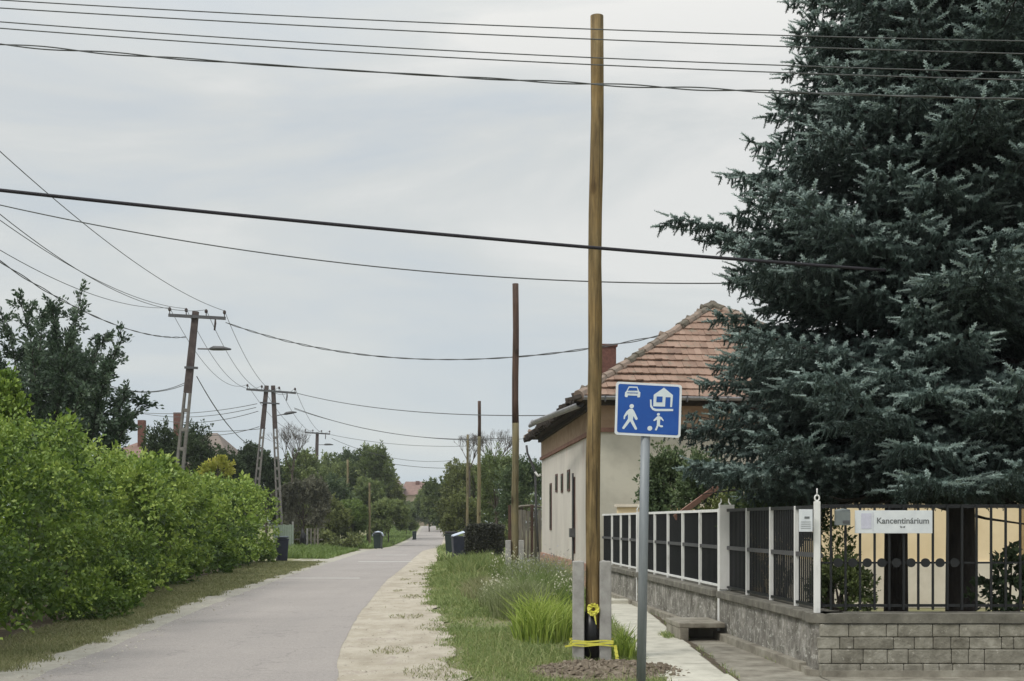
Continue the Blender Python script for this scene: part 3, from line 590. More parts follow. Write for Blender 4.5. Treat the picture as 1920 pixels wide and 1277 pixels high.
p2 = at(965.5,1008,31)
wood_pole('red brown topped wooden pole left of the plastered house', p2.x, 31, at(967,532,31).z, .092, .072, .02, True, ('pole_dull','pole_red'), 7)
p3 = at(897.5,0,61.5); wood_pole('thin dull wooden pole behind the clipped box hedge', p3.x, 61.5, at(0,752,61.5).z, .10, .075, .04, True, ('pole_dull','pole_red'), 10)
p4 = at(876,0,86); wood_pole('farthest thin wooden pole on the right verge', p4.x, 86, at(0,815,86).z, .10, .075, .04, True, ('pole_dull',))
wood_pole('pale greenish pole among the trees left of the far road', at(652,0,118).x, 118, at(0,862,118).z, .14, .10, 0, False, ('pole_dull',), group='poles left of the road')
wood_pole('slim grey green post in front of the dark far shrub', at(693,0,90).x, 90, at(0,905,90).z, .09, .07, 0, False, ('pole_dull',), group='poles left of the road')
wood_pole('dark slim post before the far red roofed house', at(748,0,190).x, 190, at(0,905,190).z, .13, .10, 0, False, ('pole_red',), group='poles left of the road')

# ------------------------------------------------------------------ concrete pylons
def lattice(mb, a, b, w0, w1, solid, rungs, d=.16, seed=0):
    """two chords joined by rungs from a (foot) to b (head), solid above fraction `solid`"""
    a = Vector(a); b = Vector(b); ax = b-a; sd = Vector((1,0,0))
    def pt(k, s): return a+ax*k+sd*s*(w0+(w1-w0)*k)*.5
    for s in (-1,1):
        ch0 = (w0+(w1-w0)*0)*.30
        mb.beam(pt(0,s*.72), pt(solid,s*.72), ch0, d, up=Vector((0,1,0)), w2=(w0+(w1-w0)*solid)*.28)
    for i in range(rungs+1):
        k = solid*i/rungs; wv = (w0+(w1-w0)*k)
        mb.beam(a+ax*k, a+ax*(k+.014), wv*.72, d*.9, up=Vector((0,1,0)))
    return a+ax*solid
def pylon(label, legs, Yd, arm, arm2, lamp, wtop, wbot, solid, rungs, group='concrete power pylons left of the road'):
    s = F/Yd; g0 = gzf(Yd); bx = legs[0][0]; t = thing('power_pylon', ((sum(l[0] for l in legs)/len(legs)-960)/s, Yd, g0), label, 'power pylon', group)
    for (x0, x1, y1) in legs:
        a = Vector(((x0-960)/s, Yd, g0)); b = at(x1, y1, Yd); mb = MB(); m_ = lattice(mb, a, b, wbot, wtop, solid, rungs)
        mb.build('leg', M['pylon'], t, bevel=0)
        mb = MB(); mb.beam(m_, b, wbot+(wtop-wbot)*solid, .17, up=Vector((0,1,0)), w2=wtop, h2=.15); mb.build('head', M['pylon_dk'], t)
    pins = []
    (ax0, ay0, ax1, ay1) = arm; A = at(ax0,ay0,Yd-.12); B = at(ax1,ay1,Yd-.12)
    mb = MB(); mb.beam(A, B, .08, .11, up=Vector((0,0,1))); ca = mb.build('crossarm', M['steel'], t)
    for k in (.02,.31,.66,.98):
        p = A.lerp(B,k); q = MB(); q.tube([p, p+Vector((0,0,.16))], .018, 6); q.tube([p+Vector((0,0,.15)),p+Vector((0,0,.19)),p+Vector((0,0,.25)),p+Vector((0,0,.29))], [.035,.06,.055,.025], 8); q.build('insulator', M['pylon_dk'], t, smooth=True); pins.append(p+Vector((0,0,.27)))
    q = MB(); p = A.lerp(B,.82); q.tube([p, p-Vector((0,0,.2)), p-Vector((.03,0,.45))], [.02,.04,.03], 6); q.build('hanging_insulator', M['pylon_dk'], t, smooth=True)
    if arm2:
        A2 = at(arm2[0],arm2[1],Yd-.12); B2 = at(arm2[2],arm2[3],Yd-.12); MB().beam(A2,B2,.07,.08).build('lower_arm', M['steel'], t)
    if lamp:
        (lx0,ly0,lx1,ly1) = lamp; A3 = at(lx0,ly0,Yd); B3 = at(lx1,ly1,Yd-.3); mid = A3.lerp(B3,.38)
        la = MB().tube([A3,mid],.03,6).build('lamp_arm', M['steel'], t)
        q = MB(); q.tube([mid-Vector((.03,0,0)), mid.lerp(B3,.15)+Vector((0,0,.03)), mid.lerp(B3,.6)+Vector((0,0,.03)), B3], [.04,.085,.08,.03], 8); q.build('lamp_head', M['steel'], la, smooth=True)
    return t, pins, A, B
pA, pinsA, armA0, armA1 = pylon('nearest concrete pylon rising behind the green hedge with one crossarm', [(319,367,584)], 46, (316,591,423,597), (346,689,371,690), (371,654,433,655), .21, .38, .68, 9)
pB, pinsB, armB0, armB1 = pylon('double legged A shaped concrete pylon beyond the hedge end', [(470,500,723),(527,512,723)], 70, (462,730,555,737), (488,755,524,757), (520,779,556,773), .21, .34, .74, 12)
pC, pinsC, armC0, armC1 = pylon('smaller single concrete pylon among the middle distance trees', [(589,595,811)], 107, (572,811,619,814), None, (598,834,625,834), .24, .40, .75, 9)
# low pale board boxes at the foot of the double pylon
m = thing('board_fence', (at(520,0,69).x,69,0), 'low pale green board fence panel at the foot of the double pylon', 'fence')
b = MB()
for i in range(9): b.box((at(515,0,69).x+.12*i, 69, .72), (.105,.03,1.42+.05*math.sin(i*2)))
b.build('boards', M['crate'], m); MB().box((at(515,0,69).x+.5,69.04,1.2),(1.1,.04,.08)).build('rail', M['crate'], m)

# ------------------------------------------------------------------ wires
NW = 0
def wire(label, a, b, sag, rad=.012, mat='wire', n=40, twist=0, group=None, name='overhead_wire', cat='wire'):
    a = Vector(a); b = Vector(b); P = [a.lerp(b,i/n)-Vector((0,0,4*sag*(i/n)*(1-i/n))) for i in range(n+1)]
    m = MB()
    if twist:
        L = (b-a).length; k = max(n, int(L/.12)); P = [a.lerp(b,i/k)-Vector((0,0,4*sag*(i/k)*(1-i/k))) for i in range(k+1)]
        d = (b-a).normalized(); sx = d.cross(Vector((0,0,1))).normalized(); uz = sx.cross(d)
        for s in (0, math.pi):
            Q = [p+(sx*math.cos(L*i/k*6.28/twist+s)+uz*math.sin(L*i/k*6.28/twist+s))*rad*1.15*(1+.5*math.sin(i*.05)) for i, p in enumerate(P)]
            m.tube(Q, rad, 5)
    else: m.tube(P, rad, 6)
    o = m.build(name, M[mat], None, smooth=True); return tag(o, label, cat, group)
def across(label, y0, ymid, y1, Yw, rad, mat='wire', twist=0, extra=9, x1=1920):
    """cable crossing above the road at distance Yw through photo rows y0 (left), ymid (middle), y1 (right)"""
    xm = 960; c2 = np.polyfit([0,xm,1920],[y0,ymid,y1],2); s = F/Yw
    X0 = -960-extra*s; X1 = 1920+extra*s
    xsP = np.linspace(X0, X1 if x1 == 1920 else x1, 90)
    if twist:
        xsP = np.linspace(X0, X1, 900)
    pts = [at(x, np.polyval(c2, x), Yw) for x in xsP]
    m = MB()
    if twist:
        for ph in (0, math.pi):
            Q = [p+Vector((0, math.cos(p.x*6.28/twist+ph)*rad*1.2, math.sin(p.x*6.28/twist+ph)*rad*(1.2+.8*math.sin(p.x*1.1)))) for p in pts]; m.tube(Q, rad, 5)
    else: m.tube(pts, rad, 6)
    return tag(m.build('overhead_wire', M[mat], None, smooth=True), label, 'wire', 'lines crossing above the street')
across('topmost thin wire crossing the sky above the wooden pole', 0, 49, 77, 11.6, .0052)
across('second thin wire from the top, crossing just under the topmost', 15, 67, 101, 11.2, .0052)
across('third thin wire from the top crossing the sky', 41, 101, 136, 11.6, .0052)
across('fourth thin wire from the top, just above the twisted cable', 53, 114, 150, 11.2, .0052)
across('wavy twisted cable, lowest of the five top lines', 83, 150, 186, 11.4, .0062, 'wire', twist=1.3)
# thick cable running into the spruce, thin one passing behind it
c2 = np.polyfit([0,600,1105,1640],[357,417,465,505],2); pts = [at(x, np.polyval(c2,x), 12.5+1.6*(x/1640)) for x in np.linspace(-1400,1660,60)]
tag(MB().tube(pts, .0185, 8).build('thick_cable', M['cable'], None, smooth=True), 'thick black cable sloping across the sky into the spruce', 'cable')
c2 = np.polyfit([0,600,1100,1400],[384,490,525,532],2); pts = [at(x, np.polyval(c2,x), 20-1.5*(x/1640)) for x in np.linspace(-1400,1420,60)]
tag(MB().tube(pts, .0095, 6).build('overhead_wire', M['wire'], None, smooth=True), 'thin wire under the thick black cable, passing behind the spruce', 'wire')
# from the nearest pylon back towards the camera
near = lambda dx, z: Vector((-9.6+dx, 10.5, z))
gN = 'lines from the nearest pylon towards the left foreground'
for k, (dx, z, sag, lb) in enumerate(((-.95,9.15,1.55,'outer left'),(-.35,9.3,1.35,'inner left'),(.35,9.3,1.75,'inner right'),(.95,9.15,.95,'outer right'))):
    names = ('lowest straight wire leaving the left end of the nearest pylon crossarm','second wire from the left end of the nearest pylon crossarm','wire from right of the nearest pylon head towards the left foreground','uppermost wire running from the nearest pylon to the left edge')
    wire(names[k], near(dx, z), pinsA[k], sag, .009, group=gN)
wire('drooping twisted cable reaching the nearest pylon below its crossarm', near(.2,8.4), at(348,632,45.9), 1.45, .011, twist=3.0)
wire('pair of house cables from the orchard tree to the nearest pylon, upper one', at(40,625,30), at(346,718,45.8), .75, .012, group='house cables at the dark leafed tree')
wire('pair of house cables from the orchard tree to the nearest pylon, lower one', at(60,660,30), at(345,722,45.8), .55, .012, group='house cables at the dark leafed tree')
# spans A-B, B-C
for k in range(4):
    wire(('leftmost','second from left','third from left','rightmost')[k]+' wire between the nearest pylon and the double pylon', pinsA[k], pinsB[k], 1.0+.12*k, .010, group='wires between the first two pylons')
    wire(('leftmost','second from left','third from left','rightmost')[k]+' wire between the double pylon and the third pylon', pinsB[k], pinsC[k], 1.0, .012, group='wires between the second and third pylons')
wire('thick service cable dropping from the nearest pylon behind the conifers', at(369,706,46), at(458,828,62), .25, .018)
wire('thin service cable beside the dropping thick cable', at(372,712,46), at(490,840,66), .6, .010)
# to the right
wire('twisted cable sagging from the nearest pylon to the tiled house roof', at(424,605,46), at(1245,628,33), .95, .013, twist=2.0, cat='cable')
wire('cable from the double pylon to the eave of the plastered house', at(556,737,70), at(1030,779,42), .35, .018)
wire('lower wire from the double pylon towards the second wooden pole', at(552,765,70), at(968,820,62), .65, .018)
wire('wire from the double pylon ending behind the house eave', at(552,767,70), at(1015,820,66), .72, .012)
wire('wire from the third pylon towards the right hand trees', at(620,815,107), at(890,836,95), .35, .018)
wire('lowest wire from the third pylon to the right hand trees', at(622,822,107), at(860,862,112), .8, .018)
wire('distant wire above the far red roof', at(725,868,140), at(845,878,140), .15, .03)
for k, (a_, b_, y0, y1, lb) in enumerate(((230,482,768,757,'upper pale line from the double pylon to the left roofs'),(270,480,774,764,'second pale line from the double pylon to the left roofs'),(300,484,786,771,'third pale line from the double pylon to the left roofs'),(240,498,790,803,'long low line passing left of the double pylon'),(330,486,808,800,'lowest pale line left of the double pylon'))):
    wire(lb, at(a_,y0+2,84), at(b_,y1,70), .35, .018, group='pale lines left of the double pylon')

# ------------------------------------------------------------------ road sign
SY = 11.5; st = thing('road_sign', (at(1203,0,SY).x, SY, 0), 'blue living street sign with white pictograms on a grey post', 'road sign')
pb = at(1202,1277,SY); pt_ = at(1210,822,SY)
foot = pb+(pb-pt_)*((pb.z)/(pt_.z-pb.z)); top_ = pt_+(pt_-pb).normalized()*.30
MB().tube([foot, foot.lerp(top_,.5), top_], .042, 20).build('post', M['galv'], st, smooth=True)
tl = at(1154.5,716.5,SY); ang = math.atan2(6,121)*-1+.0
ux = Vector((math.cos(-.052),0,math.sin(-.052))); uz = Vector((.030,0,1)).normalized(); s = F/SY
Wd, Hd = 123/s, 99/s
def sg(u, v, d=0): return tl+ux*(u*Wd)-uz*(v*Hd)+Vector((0,-.05-d,0))       # u,v in 0..1 on the panel
def rrect(u0,v0,u1,v1,r_,n=5):
    P = []
    for cx, cy, a0 in ((u1-r_/Wd,v0+r_/Hd,-90),(u1-r_/Wd,v1-r_/Hd,0),(u0+r_/Wd,v1-r_/Hd,90),(u0+r_/Wd,v0+r_/Hd,180)):
        for i in range(n+1):
            a = R(a0+90*i/n); P.append((cx+math.cos(a)*r_/Wd, cy+math.sin(a)*r_/Hd))
    return P
def flat(name, outlines, mat, d, th=.0015, parent=None):
    m = MB()
    for P in outlines:
        m.prism([(u*Wd, -v*Hd) for u, v in P], tl+Vector((0,-.05-d,0)), ux, uz, Vector((0,th,0)))
    return m.build(name, mat, parent or st)
flat('panel', [rrect(0,0,1,1,.025)], M['signwhite'], .0, .012)
flat('blue_field', [rrect(.035,.04,.965,.955,.018)], M['signblue'], .002)
MB().box((top_.x, SY-.02, tl.z-Hd*.35),(.12,.05,.03)).build('clamp', M['galv'], st); MB().box((top_.x+.0, SY-.02, tl.z-Hd*.92),(.30,.035,.022), ry=.05).build('bracket', M['steel'], st)
# pictograms; coordinates measured inside the sign, 0..1 from the panel's upper left corner
def Zs(x, y): return ((x-225)/880.0-(y-480)*.00002, (y-110-(x-225)*.055)/735.0)   # from the enlarged view
def poly(P): return [Zs(x,y) for x,y in P]
car = [poly([(390,178),(505,182),(530,245),(548,262),(546,325),(535,332),(512,330),(508,308),(385,303),(378,328),(352,326),(342,315),(344,262),(362,240)])]
flat('car_pictogram', car, M['symbol'], .004)
flat('car_window', [poly([(398,196),(496,199),(510,238),(378,236)]), poly([(372,262),(515,266),(515,276),(372,272)])], M['signblue'], .006)
hs = [poly([(860,196),(985,300),(980,465),(955,465),(955,330),(888,328),(886,460),(728,455),(728,295)])]
flat('house_pictogram', hs, M['symbol'], .004)
flat('house_window', [poly([(768,318),(848,320),(846,400),(766,398)])], M['signblue'], .006)
flat('kerb_pictogram', [poly([(680,360),(702,362),(708,440),(732,478),(770,490),(998,492),(996,522),(765,522),(720,505),(688,460)])], M['symbol'], .004)
def circ(x, y, r_, n=16): return poly([(x+math.cos(2*math.pi*i/n)*r_, y+math.sin(2*math.pi*i/n)*r_) for i in range(n)])
flat('adult_pictogram', [circ(441,453,30), poly([(410,490),(455,488),(478,520),(530,625),(518,645),(500,642),(470,590),(466,640),(528,765),(520,780),(500,778),(430,662),(355,770),(335,768),(328,750),(400,630),(396,560),(362,600),(358,632),(342,632),(340,590),(372,530)])], M['symbol'], .004)
flat('child_pictogram', [circ(803,567,20), poly([(790,592),(820,592),(850,608),(878,650),(870,662),(850,640),(830,635),(830,715),(870,722),(874,740),(845,748),(812,728),(790,790),(765,786),(788,720),(788,640),(748,662),(738,648),(770,612)])], M['symbol'], .004)
flat('ball_pictogram', [circ(697,760,33)], M['symbol'], .004)

# ------------------------------------------------------------------ garden wall and fence
def wline(y, off=0): return Vector((WX(y)+off, y, 0))
CY = 13.35; CX = WX(CY)
gw = thing('garden_wall', (CX, CY, 0), 'low grey stone garden wall with dark coping below the iron fence', 'wall')
def wallseg(ya, yb, zt, name, mat, th=.28):
    a = wline(ya, th/2); b = wline(yb, th/2); m = MB(); m.beam(a+Vector((0,0,zt/2)), b+Vector((0,0,zt/2)), th, zt); return m.build(name, mat, gw)
for ya, yb in ((13.62,17.52),(17.78,24.08),(24.32,29.4)):
    wallseg(ya, yb, .555, 'rubble_face', M['rubble'])
    a = wline(ya,.13); b = wline(yb,.13); m = MB(); m.beam(a+Vector((0,0,.604)), b+Vector((0,0,.604)), .36, .095); m.build('coping', M['coping'], gw, bevel=.012)
    a = wline(ya,-.03); b = wline(yb,-.03); m = MB(); m.beam(a+Vector((0,0,.04)), b+Vector((0,0,.04)), .12, .13); m.build('footing', M['skirt'], gw, bevel=.01)
# rounded corner and front run
r0 = .35
def corner(zb, zt, out_, th, name, mat, bev=0, front=True):
    m = MB(); path = [wline(13.62), wline(13.46)+Vector((-.012,0,0)), Vector((CX-.045,CY-.03,0)), Vector((CX-.02,CY-.12,0)), Vector((CX+.06,CY-.17,0)), Vector((16,CY-.17,0))]
    n = len(path); nor = []
    for i in range(n):
        d = (path[min(i+1,n-1)]-path[max(i-1,0)]).normalized(); nor.append(Vector((d.y,-d.x,0)) if False else Vector((d.y, -d.x, 0)))
    O = [p + (Vector((-1,0,0)) if i == 0 else q)*out_ for i, (p, q) in enumerate(zip(path, [v if v.y < 0.2 or v.x < 0 else v for v in nor]))]
    I = [p - q*th for p, q in zip(path, nor)]
    for i in range(n-1):
        a, b, c, d = O[i], O[i+1], I[i+1], I[i]
        up_b = Vector((0,0,zb)); up_t = Vector((0,0,zt))
        m.quad([a+up_b, b+up_b, b+up_t, a+up_t]); m.quad([a+up_t, b+up_t, c+up_t, d+up_t]); m.quad([d+up_b, d+up_t, c+up_t, c+up_b]); m.quad([a+up_b, d+up_b, c+up_b, b+up_b])
    return m.build(name, mat, gw)
corner(0, .555, 0, .28, 'mortar_core', M['rubble'])
m = MB(); z0 = .008; br_ = random.Random(12)
for rowh in (.135,.15,.125,.135):
    x_ = CX+.005+br_.uniform(-.02,.02)
    while x_ < 15.9:
        w_b = br_.choice([.13,.18,.24,.3,.36,.42])*br_.uniform(.9,1.1); hh_b = rowh-.009
        if br_.random() < .05 and w_b > .3:
            for q_ in (0,1): m.box((x_+w_b/2, CY-.175+br_.uniform(-.006,.004), z0+hh_b*(.25+.5*q_)), (w_b-.009,.06,hh_b/2-.006), rz=br_.uniform(-.012,.012))
        else: m.box((x_+w_b/2, CY-.175+br_.uniform(-.008,.005), z0+hh_b/2), (w_b-.005,.06,hh_b+.003), rz=br_.uniform(-.014,.014), ry=br_.uniform(-.006,.006))
        x_ += w_b
    z0 += rowh
m.build('block_face', M['blockstone'], gw, bevel=.010)
corner(.557, .652, .05, .34, 'coping', M['coping'])
corner(-.02, .07, .06, .10, 'footing', M['skirt'])
# concrete step with a dark drain mouth
m = MB()
for i in range(70):
    y_a = -5+i*.48; y_b = y_a+.48; f = lambda y: 2.235+.02*max(0,y-13)
    if y_b < 28: m.quad([(f(y_a)-.02,y_a,.0085),(f(y_a)+.035+random.uniform(0,.05),y_a,.0085),(f(y_b)+.035+random.uniform(0,.05),y_b,.0085),(f(y_b)-.02,y_b,.0085)])
tag(m.build('pavement_groove', M['soil_shade']), kind='structure')
P = scatter_between(lambda y: 2.22+.02*(y-13), lambda y: 2.33+.02*(y-13), 9, 28, lambda y: 500+0*y, r); P = P[np.sin(P[:,1]*2.9)+np.sin(P[:,1]*7.1+2) > .1]; n = len(P)
tag(blades('joint_grass', P, .02+.06*r.uniform(0,1,n), .008+0*P[:,0], M['grass'], 1.1, seed=14), 'thin grass growing in the joint of the pavement', 'grass', kind='stuff')
P = scatter_between(lambda y: WX(y)-.10+0*y, lambda y: WX(y)-.05, 13.6, 29, lambda y: 500+0*y, r); P = P[np.sin(P[:,1]*2.1+1)+np.sin(P[:,1]*5.3) > .5]; n = len(P)
tag(blades('joint_grass', P, .02+.07*r.uniform(0,1,n), .008+0*P[:,0], M['grass'], 1.1, seed=15), 'thin weeds along the foot of the rough garden wall', 'grass', kind='stuff')
P = scatter_between(lambda y: 3.1+0*y, lambda y: 9+0*y, 11.6, 13.12, lambda y: 500+0*y, r); n = len(P)
P = P[P[:,1] < 12.6]; n = len(P); tag(blades('corner_grass', P, .02+.03*r.uniform(0,1,n), .008+0*P[:,0], M['grass'], 1.1, seed=16), 'mossy grass below the block faced end of the garden wall', 'grass', kind='stuff')
stp = thing('concrete_step', (2.55,17.4,0), 'concrete step block with a dark hollow beside the white gate post', 'step')
MB().box((2.50,17.55,.215),(.62,1.0,.07), rz=.07).build('slab', M['skirt'], stp, bevel=.012)
MB().box((2.26,17.5,.09),(.12,.95,.18), rz=.07).build('side_block', M['skirt'], stp, bevel=.01); MB().box((2.52,17.9,.09),(.42,.28,.178), rz=.07).build('back_block', M['skirt'], stp)
MB().box((1.98,24.7,.05),(.7,.45,.1), rz=.07).build('lower_slab', M['path'], thing('doorstep', (2.0,24.7,0), 'flat pale doorstep beside the farther white gate post', 'step'), bevel=.01)

fe = thing('iron_fence', (CX+.1, CY, .65), 'black iron fence with round discs and white posts on the garden wall', 'fence')
ZC = .652; ZT = 1.775
posts = [14.39,15.4,16.5,19.25,20.5,21.7,22.9,25.6,26.7,27.9]
for y_ in posts:
    MB().box((WX(y_)+.12, y_, (ZC+ZT)/2), (.046,.05,ZT-ZC)).build('post', M['white'], fe, bevel=.004)
for y_ in (17.65, 24.2):
    p = MB(); p.box((WX(y_)+.09, y_, .93), (.16,.12,1.70)); p.build('gate_post', M['white'], fe, bevel=.006)
    p = MB(); q = Vector((WX(y_)+.10, y_-.03, 1.78))
    for s_ in (-1,1): MB().tube([q+Vector((s_*.075,0,0)), q+Vector((s_*.075,0,.06)), q+Vector((s_*.05,0,.09)), q+Vector((s_*.055,0,.14))], [.014,.014,.01,.003], 6).build('finial', M['white'], fe, smooth=True)
MB().box((WX(17.65)+.12,17.58,1.25),(.20,.03,1.16)).build('letter_plate', M['white'], fe)
for ya, yb in ((13.5,17.55),(17.8,24.1),(24.3,29.3)):
    for z_, t_, mt in ((ZT-.02,.04,'iron' if ya < 14 else 'white'),(1.24,.05,'steel'),(ZC+.05,.03,'iron' if ya < 14 else 'white')):
        MB().beam(wline(ya,.12)+Vector((0,0,z_)), wline(yb,.12)+Vector((0,0,z_)), .03, t_).build('rail', M[mt], fe)
allp = [13.5]+[14.39,15.4,16.5,17.55]
def panel(ya, yb, step, wd):
    m = MB(); n = max(2,int((yb-ya)/step))
    for i in range(1,n):
        y_ = ya+(yb-ya)*i/n; m.box((WX(y_)+.135, y_, (ZC+ZT)/2+.01), (.014,wd,ZT-ZC-.06))
    m.build('bar_panel', M['iron'], fe)
for a_, b_ in zip(allp[:-1], allp[1:]): panel(a_, b_, .07, .026)
far = [17.8,19.25,20.5,21.7,22.9,24.1]; far2 = [24.3,25.6,26.7,27.9,29.3]
for L_ in (far, far2):
    for a_, b_ in zip(L_[:-1], L_[1:]): panel(a_, b_, .075, .026)
# front run of bars, each its own part
FY = CY-.04; x0f = at(1531,0,FY).x
cp = MB(); cp.box((x0f, FY-.02, (ZC+1.81)/2), (.062,.05,1.81-ZC)); cp.build('corner_post', M['white'], fe, bevel=.004)
cp = MB(); q = Vector((x0f,FY-.02,1.845)); ring = [q+Vector((math.cos(a)*.024,0,math.sin(a)*.03)) for a in np.linspace(0,2*math.pi,17)]
cp.tube(ring, .009, 6, caps=False); cp.tube([q+Vector((0,0,.03)),q+Vector((0,0,.10))],[.009,.006],6); cp.build('finial', M['white'], fe, smooth=True)
xb = [1558+27.3*i for i in range(28)]
sc_ = F/FY
for i, x_ in enumerate(xb):
    X_ = (x_-960)/sc_; MB().box((X_, FY, (ZC+.03+ZT)/2), (.022,.018,ZT-ZC-.03)).build('bar', M['iron'], fe)
for z_, t_ in ((ZT-.015,.038),(1.172,.02),(ZC+.075,.03)):
    MB().beam((x0f+.03,FY+.013,z_),(xb[-1]/sc_-960/sc_+.4,FY+.013,z_), .014, t_).build('rail', M['iron'], fe)
for i in range(27):
    if i in (9,10,11,12): continue
    X_ = (xb[i]+13.6-960)/sc_; c_ = Vector((X_,FY-.008,1.172)); d = MB(); d.prism([(math.cos(a)*.047, math.sin(a)*.047) for a in np.linspace(0,2*math.pi,18)[:-1]], c_, Vector((1,0,0)), Vector((0,0,1)), Vector((0,.02,0))); d.build('disc', M['iron'], fe)

# signs on the fence
def panel_box(name, label, cat, x0, y0, x1, y1, Yp, mat, th=.012, border=True):
    a = at(x0,y0,Yp); b = at(x1,y1,Yp); t = thing(name, ((a.x+b.x)/2,Yp,b.z), label, cat)
    MB().box(((a.x+b.x)/2, Yp, (a.z+b.z)/2), (abs(b.x-a.x), th, abs(a.z-b.z))).build('panel', mat, t, bevel=.002); return t, a, b
def text(name, body, x, y, Yp, size, mat, parent, off=.008, align='LEFT'):
    c = bpy.data.curves.new(name, 'FONT'); c.body = body; c.size = size; c.extrude = .0006; c.offset = size*.018; c.align_x = align
    o = bpy.data.objects.new(name, c); COL.objects.link(o); p = at(x,y,Yp)-ORIGIN[parent.name]; p.y = -off; o.parent = parent; o.location = p; o.rotation_euler = (R(90),0,0); c.materials.append(mat)
    bpy.context.view_layer.update(); me = bpy.data.meshes.new_from_object(o.evaluated_get(bpy.context.evaluated_depsgraph_get())); o2 = bpy.data.objects.new(name+'_', me); COL.objects.link(o2); o2.parent = parent; o2.location = p; o2.rotation_euler = (R(90),0,0); bpy.data.objects.remove(o); o2.name = name
    if not me.materials: me.materials.append(mat)
    return o2
PY = FY-.04
t1_, a, b = panel_box('name_sign', 'long white nameplate with grey lettering on the black front railing', 'sign', 1603,957,1748,1000, PY, M['signwhite'])
text('lettering', 'Kancentinárium', 1643,981.5,PY,.086,M['ink'],t1_)
MB().box((at(1624,0,PY).x, PY-.008, at(0,977,PY).z),(.105,.003,.16)).build('emblem_patch', M['paleink'], t1_)
MB().box((at(1636.5,0,PY).x, PY-.008, at(0,978,PY).z),(.004,.003,.2)).build('divider', M['paleink'], t1_)
m = MB(); c_ = at(1692,988,PY)
for s_ in (-1,1): m.prism([(0,0),(.028*s_,.012),(.020*s_,-.012)] if s_ > 0 else [(0,0),(.020*s_,-.012),(.028*s_,.012)], c_+Vector((0,-.009,0)), Vector((1,0,0)), Vector((0,0,1)), Vector((0,.002,0)))
m.build('small_mark', M['ink'], t1_)
p1 = Vector((WX(13.9)+.02,13.9,0)); t2_ = thing('notice_plate', (p1.x,13.75,1.45), 'small white notice plate just left of the white corner post', 'sign')
NY = 13.2; a = at(1498,955,NY); b = at(1523.5,997,NY)
MB().box(((a.x+b.x)/2,NY,(a.z+b.z)/2),(b.x-a.x,.01,a.z-b.z)).build('panel', M['signwhite'], t2_, bevel=.002)
m = MB(); cx_ = (a.x+b.x)/2
m.box((cx_+.012, NY-.0065, a.z-.085),(.052,.003,.022))
for k in range(4): m.box((cx_, NY-.0065, a.z-.13-.022*k),(.10,.003,.004))
m.build('print', M['ink'], t2_)
# NY is in front of the fence line: hang it from the rail by two wires
t2h = MB(); t2h.tube([(a.x+.02,NY+.004,a.z-.02),(a.x+.03,13.48,a.z+.005)],.003,5); t2h.tube([(b.x-.02,NY+.004,a.z-.02),(b.x,13.4,a.z+.005)],.003,5); t2h.build('hanger', M['steel'], t2_)
t3_, a, b = panel_box('post_box', 'small grey plastic box beside the long white nameplate', 'box', 1566,959,1593,985, PY-.03, plain('grey_box',(.17,.19,.19),.4), .07)
m = MB(); m.tube([(a.x,PY-.03,a.z),((a.x+b.x)/2,PY-.03,a.z+.012),(b.x,PY-.03,a.z)],.02,8); m.build('hood', MATS['grey_box'], t3_, smooth=True)
MB().box((b.x-.045,PY-.069,b.z+.035),(.07,.006,.03)).build('slot', M['steel'], t3_)

